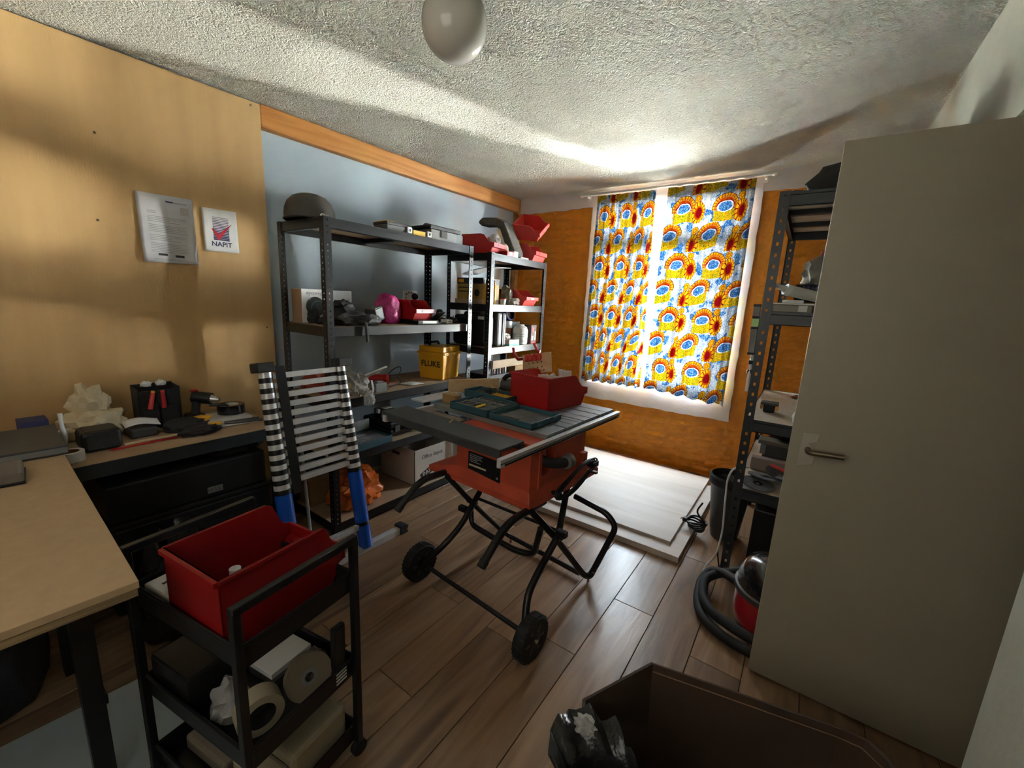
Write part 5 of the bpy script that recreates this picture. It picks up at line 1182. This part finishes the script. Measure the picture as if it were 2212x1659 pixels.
for k, (y, x, m_, h) in enumerate(((-.045, .074, 'coral', .10), (.01, .078, 'red', .12))):
    s_ = thing('screwdriver', ['orange handled screwdriver in the left pocket of the tool tote', 'red handled screwdriver in the right pocket of the tool tote'][k], 'screwdriver', tuple(T @ Vector((x, y, .08))), 0, 'screwdrivers in the tool tote')
    a = T @ Vector((x + .012, y, .10)); b = T @ Vector((x + .006, y + (.018 if k == 0 else 0), .18))
    part('handle', MB().tube([a, a * .5 + b * .5, b], .011, 12, r2=.009), m_, s_, True); part('tip', MB().tube([b, b + (b - a) * .12], .009, 10), 'yellow' if k == 0 else 'coral', s_, True)
for k, y in enumerate((-.03, .03)): single('white_bulb', MB().blob(tuple(T @ Vector((-.03, y, .195))), (.04, .05, .03), 171 + k, .4), 'white', ['white crumpled tip poking out of the tool tote on the left', 'white crumpled tip poking out of the tool tote on the right'][k], 'tissue', True, group='white tips in the tool tote')
dl = thing('cordless_drill', 'black cordless drill with red trim lying beside the tool tote', 'drill', (-2.62, 0.815, Z))
part('motor', MB().tube([(-2.66, 0.800, Z + .125), (-2.60, 0.865, Z + .115)], .032, 16), 'black', dl, True); part('chuck', MB().tube([(-2.60, 0.865, Z + .115), (-2.575, 0.893, Z + .11)], .024, 14, r2=.014), 'steel', dl, True); part('grip', MB().tube([(-2.645, 0.810, Z + .11), (-2.62, 0.790, Z + .03)], .020, 12), 'rubber', dl, True); part('battery_foot', MB().cbox((-2.615, 0.787, Z + .022), (.09, .07, .044)), 'black', dl, bevel=.006)
part('trim', MB().cbox((-2.668, 0.810, Z + .155), (.03, .03, .016)), 'red', dl, bevel=.003); part('belt_clip', MB().tube([(-2.58, 0.845, Z + .085), (-2.55, 0.905, Z + .085), (-2.565, 0.925, Z + .07)], .008, 8), 'black', dl, True)
gl = thing('work_gloves', 'pair of black and yellow work gloves heaped on the bench', 'gloves', (-2.48, .68, Z))
part('glove', MB().blob((-2.50, .71, Z), (.18, .20, .06), 181, .4, 2.2), 'soft_black', gl, True); part('glove', MB().blob((-2.36, .73, Z), (.09, .20, .05), 183, .4, 2.2), 'soft_black', gl, True); part('cuff', MB().blob((-2.50, .775, Z + .03), (.05, .10, .03), 185, .3), 'yellow', gl, True); part('cuff', MB().blob((-2.40, .80, Z + .018), (.03, .07, .02), 187, .3), 'yellow', gl, True)
single('document', MB().box((-2.72, .82, Z), (-2.52, 1.03, Z + .003)), 'paper', 'white document sheet lying at the back of the bench', 'paper')
single('document', MB().box((0, 0, 0), (.19, .23, .002), TR((-2.60, .80, Z + .0035), -.15)), 'paper_grey', 'second paper sheet with brown print lying across the first', 'paper')
t = thing('cable_drum', 'thick black tape roll lying on papers at the right end of the bench', 'tape', (-2.66, .985, Z + .006))
part('ring', MB().lathe([(.040, 0), (.068, 0), (.068, .050), (.040, .050)], 32, TR((-2.655, .975, Z + .006)), cap=False), 'gloss_black', t, True); part('core', MB().lathe([(.040, .001), (.040, .0495)], 28, TR((-2.655, .975, Z + .006)), cap=False), 'white', t, True)
t = thing('pliers', 'pair of black handled pliers at the front right of the bench', 'pliers', (-2.40, .95, Z))
for s_ in (-1, 1): part('handle', MB().tube(bend([(-2.44, .86, Z + .012), (-2.42 + .014 * s_, .92, Z + .012), (-2.40 + .022 * s_, 1.02, Z + .012)], .03), .008, 8), 'dark_grey', t, True)
part('jaw', MB().tube([(-2.445, .85, Z + .012), (-2.465, .80, Z + .012)], .010, 10, r2=.004), 'steel', t, True)

# ------------------------------------------------------------------ board table in the left foreground
tb_ = thing('trestle_table', 'black steel table frame under the big tan board', 'table', (-1.65, -.05, 0))
for x, y in ((-2.05, .16), (-1.47, .14), (-2.05, -.42), (-1.47, -.42)): part('leg', MB().box((x - .022, y - .022, 0), (x + .022, y + .022, .735)), 'black_steel', tb_, bevel=.002)
for a, b in (((-2.07, .138, .735), (-1.40, .182, .762)), ((-2.07, -.442, .735), (-1.40, -.398, .762)), ((-2.07, -.40, .735), (-2.03, .14, .762)), ((-1.49, -.40, .735), (-1.45, .14, .762)), ((-2.05, .15, .25), (-1.47, .17, .28))): part('rail', MB().box(a, b), 'black_steel', tb_, bevel=.002)
TB_ = TR((-1.10, .20, 0), -.04)
t = thing('sheet_board', 'big tan sheet board with layered edge in the left foreground', 'board', (-1.8, -.1, .764))
part('upper_sheet', MB().box((-1.52, -.66, .783), (0, 0, .800), TB_ @ Matrix.Rotation(.0, 4, 'Z')), 'board_tan', t, bevel=.001)
part('lower_sheet', MB().box((-1.52, -.655, .764), (-.002, -.003, .7825), TB_), 'ply_edge', t, bevel=.001)
t = thing('steel_slab', 'dark slab with metal front edge lying at the far end of the tan board', 'slab', (-2.5, .1, .80))
part('slab', MB().cbox((0, 0, .018), (.36, .30, .034), TR((-2.35, .11, .801), -.04)), 'dark_grey', t, bevel=.003); part('front_edge', MB().cbox((.181, 0, .018), (.004, .30, .020), TR((-2.35, .11, .801), -.04)), 'grey', t)
t = thing('sanding_block', 'worn grey brown sanding block lying on the tan board', 'block', (-2.05, .03, .80))
part('block', MB().cbox((0, 0, .020), (.15, .17, .040), TR((-2.01, .045, .8005), -.1)), mat('worn_felt', (.13, .105, .085), .9), t, bevel=.010); part('pad', MB().cbox((0, 0, .004), (.156, .176, .008), TR((-2.01, .045, .8005), -.1)), 'black', t, bevel=.002)
single('floor_sheet', MB().prism([(-1.85, -.15), (-1.12, -.18), (-1.12, .40), (-1.35, .62), (-1.80, .52)], 2, 0, .006), 'grey_floor', 'pale grey sheet on the dark floor under the table', 'sheet', bevel=.001)
single('floor_bag', MB().blob((-2.07, -.06, 0), (.34, .36, .42), 191, .3, 1.8), 'soft_black', 'soft black holdall on the floor under the board table', 'bag', True)
single('orange_duster', MB().blob((-1.56, .62, 0), (.16, .16, .05), 193, .3, 2), 'copper', 'brown cloth on the floor behind the trolley', 'cloth', True)

# ------------------------------------------------------------------ trolley in the foreground
U, V_ = Vector((-.985, -.172, 0)), Vector((-.148, .989, 0)); A0 = Vector((-.916, .308, 0)); UL, VL = .455, .325
def tp_(u, v, z): return A0 + U * u + V_ * v + Vector((0, 0, z))
TT_ = Matrix(((U.x, V_.x, 0, A0.x), (U.y, V_.y, 0, A0.y), (0, 0, 1, 0), (0, 0, 0, 1)))
tr = thing('tool_trolley', 'black three tier tool trolley with tube handle in the foreground', 'trolley', tuple(tp_(UL / 2, VL / 2, 0)))
for u, v in ((0, 0), (0, VL), (UL, 0), (UL, VL)): part('post', MB().box((u - .010, v - .010, .05), (u + .010, v + .010, .748), TT_), 'black_steel', tr, bevel=.002)
for u in (0, UL): part('handle', MB().box((u - .010, -.010, .738), (u + .010, VL + .010, .760), TT_), 'black_steel', tr, bevel=.003)
for z in (.585, .300, .060):
    q = MB(); h = .062
    for a, b in (((0, .006, z), (UL, .009, z + h)), ((0, VL - .009, z), (UL, VL - .006, z + h)), ((.006, 0, z), (.009, VL, z + h)), ((UL - .009, 0, z), (UL - .006, VL, z + h)), ((.006, .006, z), (UL - .006, VL - .006, z + .003))): q.box(a, b, TT_)
    part('tray', q, 'black_steel', tr)
    part('tray_rim', MB().tube([tp_(.004, .004, z + h), tp_(UL - .004, .004, z + h), tp_(UL - .004, VL - .004, z + h), tp_(.004, VL - .004, z + h)], .006, 8, True), 'black_steel', tr, True)
for u, v in ((0, 0), (0, VL), (UL, 0), (UL, VL)): part('castor', MB().lathe([(.024, -.01), (.024, .01)], 16, Matrix.Translation(tp_(u, v, .026)) @ Matrix.Rotation(PI / 2, 4, 'Y')), 'rubber', tr, True)
# drawer box hooked on the left end of the middle tray
single('black_caddy', MB().box((.262, .014, .3045), (.440, .150, .425), TT_), 'black', 'black caddy box at the far left end of the middle tray', 'caddy', bevel=.006)
big = stack_bin('large red bin filling the top tier of the trolley', tuple(tp_(.185, .182, .5905)), .13, .335, .245, .20, 'shaded_red', slot=False, ff=.78)
big.rotation_euler = (0, 0, .13)
t = thing('connector_block', 'small clear plastic connector pair lying inside the trolley bin', 'connector', tuple(tp_(.20, .10, .60)))
for d in (-.018, .018): part('connector', MB().cyl(tp_(.20 + d, .13, .655), tp_(.20 + d, .13, .70), .014, 12), 'milky', t, True)
part('base', MB().cbox((0, 0, 0), (.075, .04, .065), Matrix.Translation(tp_(.20, .13, .629)) @ Matrix.Rotation(.15, 4, 'Z')), 'clear', t, bevel=.004)
ex = thing('extension_socket', 'white extension socket on the top tier beside the red bin', 'socket', tuple(tp_(.42, .06, .59)))
TE = TR(tuple(tp_(.362, .050, .5895)), .17)
part('body', MB().box((-.075, -.03, 0), (.055, .12, .055), TE), 'white', ex, bevel=.006)
for x, y in ((-.03, .0), (-.03, .03), (.0, .015), (.03, .0), (.03, .03)): part('pin_hole', MB().box((x - .004, y - .007, .0548), (x + .004, y + .007, .0558), TE), 'ink_black', ex)
Z = .3045
def tbox(a, b): return MB().box((a[0], a[1], Z + a[2]), (b[0], b[1], Z + b[2]), TT_)
single('catalogue', tbox((.16, .175, .0), (.42, .30, .022)), 'dark_grey', 'dark book at the bottom of the pile on the middle tray', 'book', bevel=.001)
single('catalogue', tbox((.17, .175, .0225), (.41, .305, .040)), 'paper', 'pale book on top of the pile on the middle tray', 'book', bevel=.001)
t = thing('tape_roll', 'pale tape roll standing on the middle tray of the trolley', 'tape', tuple(tp_(.10, .09, Z)))
T = Matrix.Translation(tp_(.088, .085, Z + .056)) @ Matrix.Rotation(-.17, 4, 'Z') @ Matrix.Rotation(PI / 2, 4, 'Y')
part('ring', MB().lathe([(.034, -.025), (.055, -.025), (.055, .025), (.034, .025)], 30, T, cap=False), 'drab', t, True); part('core', MB().lathe([(.034, -.024), (.034, .024)], 28, T, cap=False), 'black', t, True)
t = thing('sanding_disc_pack', 'round brown disc pack leaning at the right of the middle tray', 'disc', tuple(tp_(.03, .22, Z)))
T = Matrix.Translation(tp_(.055, .205, Z + .068)) @ Matrix.Rotation(-.17, 4, 'Z') @ Matrix.Rotation(PI / 2 - .35, 4, 'Y')
part('disc', MB().lathe([(.012, -.01), (.062, -.01), (.062, .01), (.012, .01)], 32, T, cap=False), mat('brown_paper_disc', (.17, .135, .09), .8), t, True); part('centre', MB().lathe([(.022, .0102), (.012, .0108)], 20, T, cap=False), 'grey', t, True)
br = thing('wire_brush', 'black brush with pale bristles standing upright in the middle tray', 'brush', tuple(tp_(.02, .27, Z)))
F = frame(tp_(.018, .275, Z + .005), V_, (0, .08, 1))
part('handle', MB().box((-.022, .055, -.010), (.022, .19, .010), F), 'black', br, bevel=.008); part('head', MB().box((-.020, .0, -.008), (.020, .06, .008), F), 'black', br, bevel=.003)
for k in range(5): part('bristle_row', MB().box((-.018, .004 + .011 * k, .006), (.018, .009 + .011 * k, .013), F), 'white', br)
single('clear_bag', MB().blob(tuple(tp_(.192, .072, Z)), (.10, .10, .11), 201, .4, 2.4), 'clear', 'clear bag of fittings at the left of the middle tray', 'bag', True)
single('dark_rag', MB().blob(tuple(tp_(.105, .265, Z)), (.10, .07, .08), 203, .4, 2.4), 'foam', 'dark grey rag behind the round disc pack on the trolley', 'rag', True)
single('olive_pouch', MB().blob(tuple(tp_(.37, .235, Z + .041)), (.08, .09, .07), 205, .4, 2.0), 'soft_black', 'black pouch lying on the books of the middle tray on the trolley', 'pouch', True)
Z = .0645
t = thing('cream_carton', 'cream rounded carton on the right of the bottom tray', 'carton', tuple(tp_(.10, .17, Z)))
part('carton', tbox((.02, .12, 0), (.20, .30, .135)), 'drab', t, bevel=.012); part('flap', tbox((.03, .06, .0), (.19, .12, .11)), 'drab', t, bevel=.012)
single('cream_packet', tbox((.23, .06, 0), (.42, .25, .05)), mat('drab_packet', (.20, .17, .12), .8), 'flat drab packet on the left of the bottom tray', 'packet', bevel=.01)

# ------------------------------------------------------------------ cardboard box and black sack at the front
cb = thing('cardboard_box', 'open brown cardboard box on the floor in front of the door', 'box', (.02, .95, 0))
H_ = .40
rim = [(-.233, 1.127), (.225, 1.232), (.275, 1.236), (.315, 1.205), (.345, 1.10), (.345, .62), (-.235, .55), (-.285, .74), (-.308, .80), (-.344, .892)]
n = len(rim); cx_ = sum(p[0] for p in rim) / n; cy_ = sum(p[1] for p in rim) / n
ins = [(cx_ + (x - cx_) * .975, cy_ + (y - cy_) * .975) for x, y in rim]; bot = [(cx_ + (x - cx_) * .93, cy_ + (y - cy_) * .95) for x, y in rim]; bin_ = [(cx_ + (x - cx_) * .90, cy_ + (y - cy_) * .925) for x, y in rim]
vs = [(x, y, 0) for x, y in bot] + [(x, y, H_) for x, y in rim] + [(x, y, H_) for x, y in ins] + [(x, y, .008) for x, y in bin_]
fs = []
for i in range(n):
    j = (i + 1) % n
    fs += [(i, j, n + j, n + i), (n + i, n + j, 2 * n + j, 2 * n + i), (2 * n + i, 2 * n + j, 3 * n + j, 3 * n + i)]
fs += [tuple(range(n))[::-1], tuple(range(3 * n, 4 * n))]
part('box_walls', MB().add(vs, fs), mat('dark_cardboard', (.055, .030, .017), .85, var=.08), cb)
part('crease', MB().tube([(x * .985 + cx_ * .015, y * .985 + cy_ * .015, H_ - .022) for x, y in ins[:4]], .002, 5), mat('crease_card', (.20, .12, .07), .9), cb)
sk_ = thing('rubbish_sack', 'black plastic sack with open mouth in the left corner of the cardboard box', 'sack', (-.18, .70, .012))
q = MB(); nseg = 40; rings = []
for k in range(12):
    f = k / 11; z = .012 + .458 * f; g_ = max(0, (f - .87) / .13)
    for i in range(nseg):
        a = 2 * PI * i / nseg
        r_ = (.074 + .020 * g_) * (1 + .16 * noise.noise((math.cos(a) * 2, math.sin(a) * 2, f * 3)) + .08 * noise.noise((math.cos(a) * 6, math.sin(a) * 6, f * 5)))
        q.v.append(Vector((-.180 - .070 * g_ + r_ * 1.05 * math.cos(a), .705 + .03 * g_ + r_ * .9 * math.sin(a), z + (.03 * noise.noise((math.cos(a) * 3, math.sin(a) * 3, 9)) if k == 11 else 0))))
q.f = [(k * nseg + i, k * nseg + (i + 1) % nseg, (k + 1) * nseg + (i + 1) % nseg, (k + 1) * nseg + i) for k in range(11) for i in range(nseg)] + [tuple(range(nseg))[::-1]]
part('sack', q, mat('sack_gloss', (.013, .013, .014), .25, bump=.008, bs=24), sk_, True, thick=.002)
part('foil_lining', MB().blob((-.285, .775, .455), (.06, .045, .045), 211, .7, 3.5), 'clear', sk_, True)
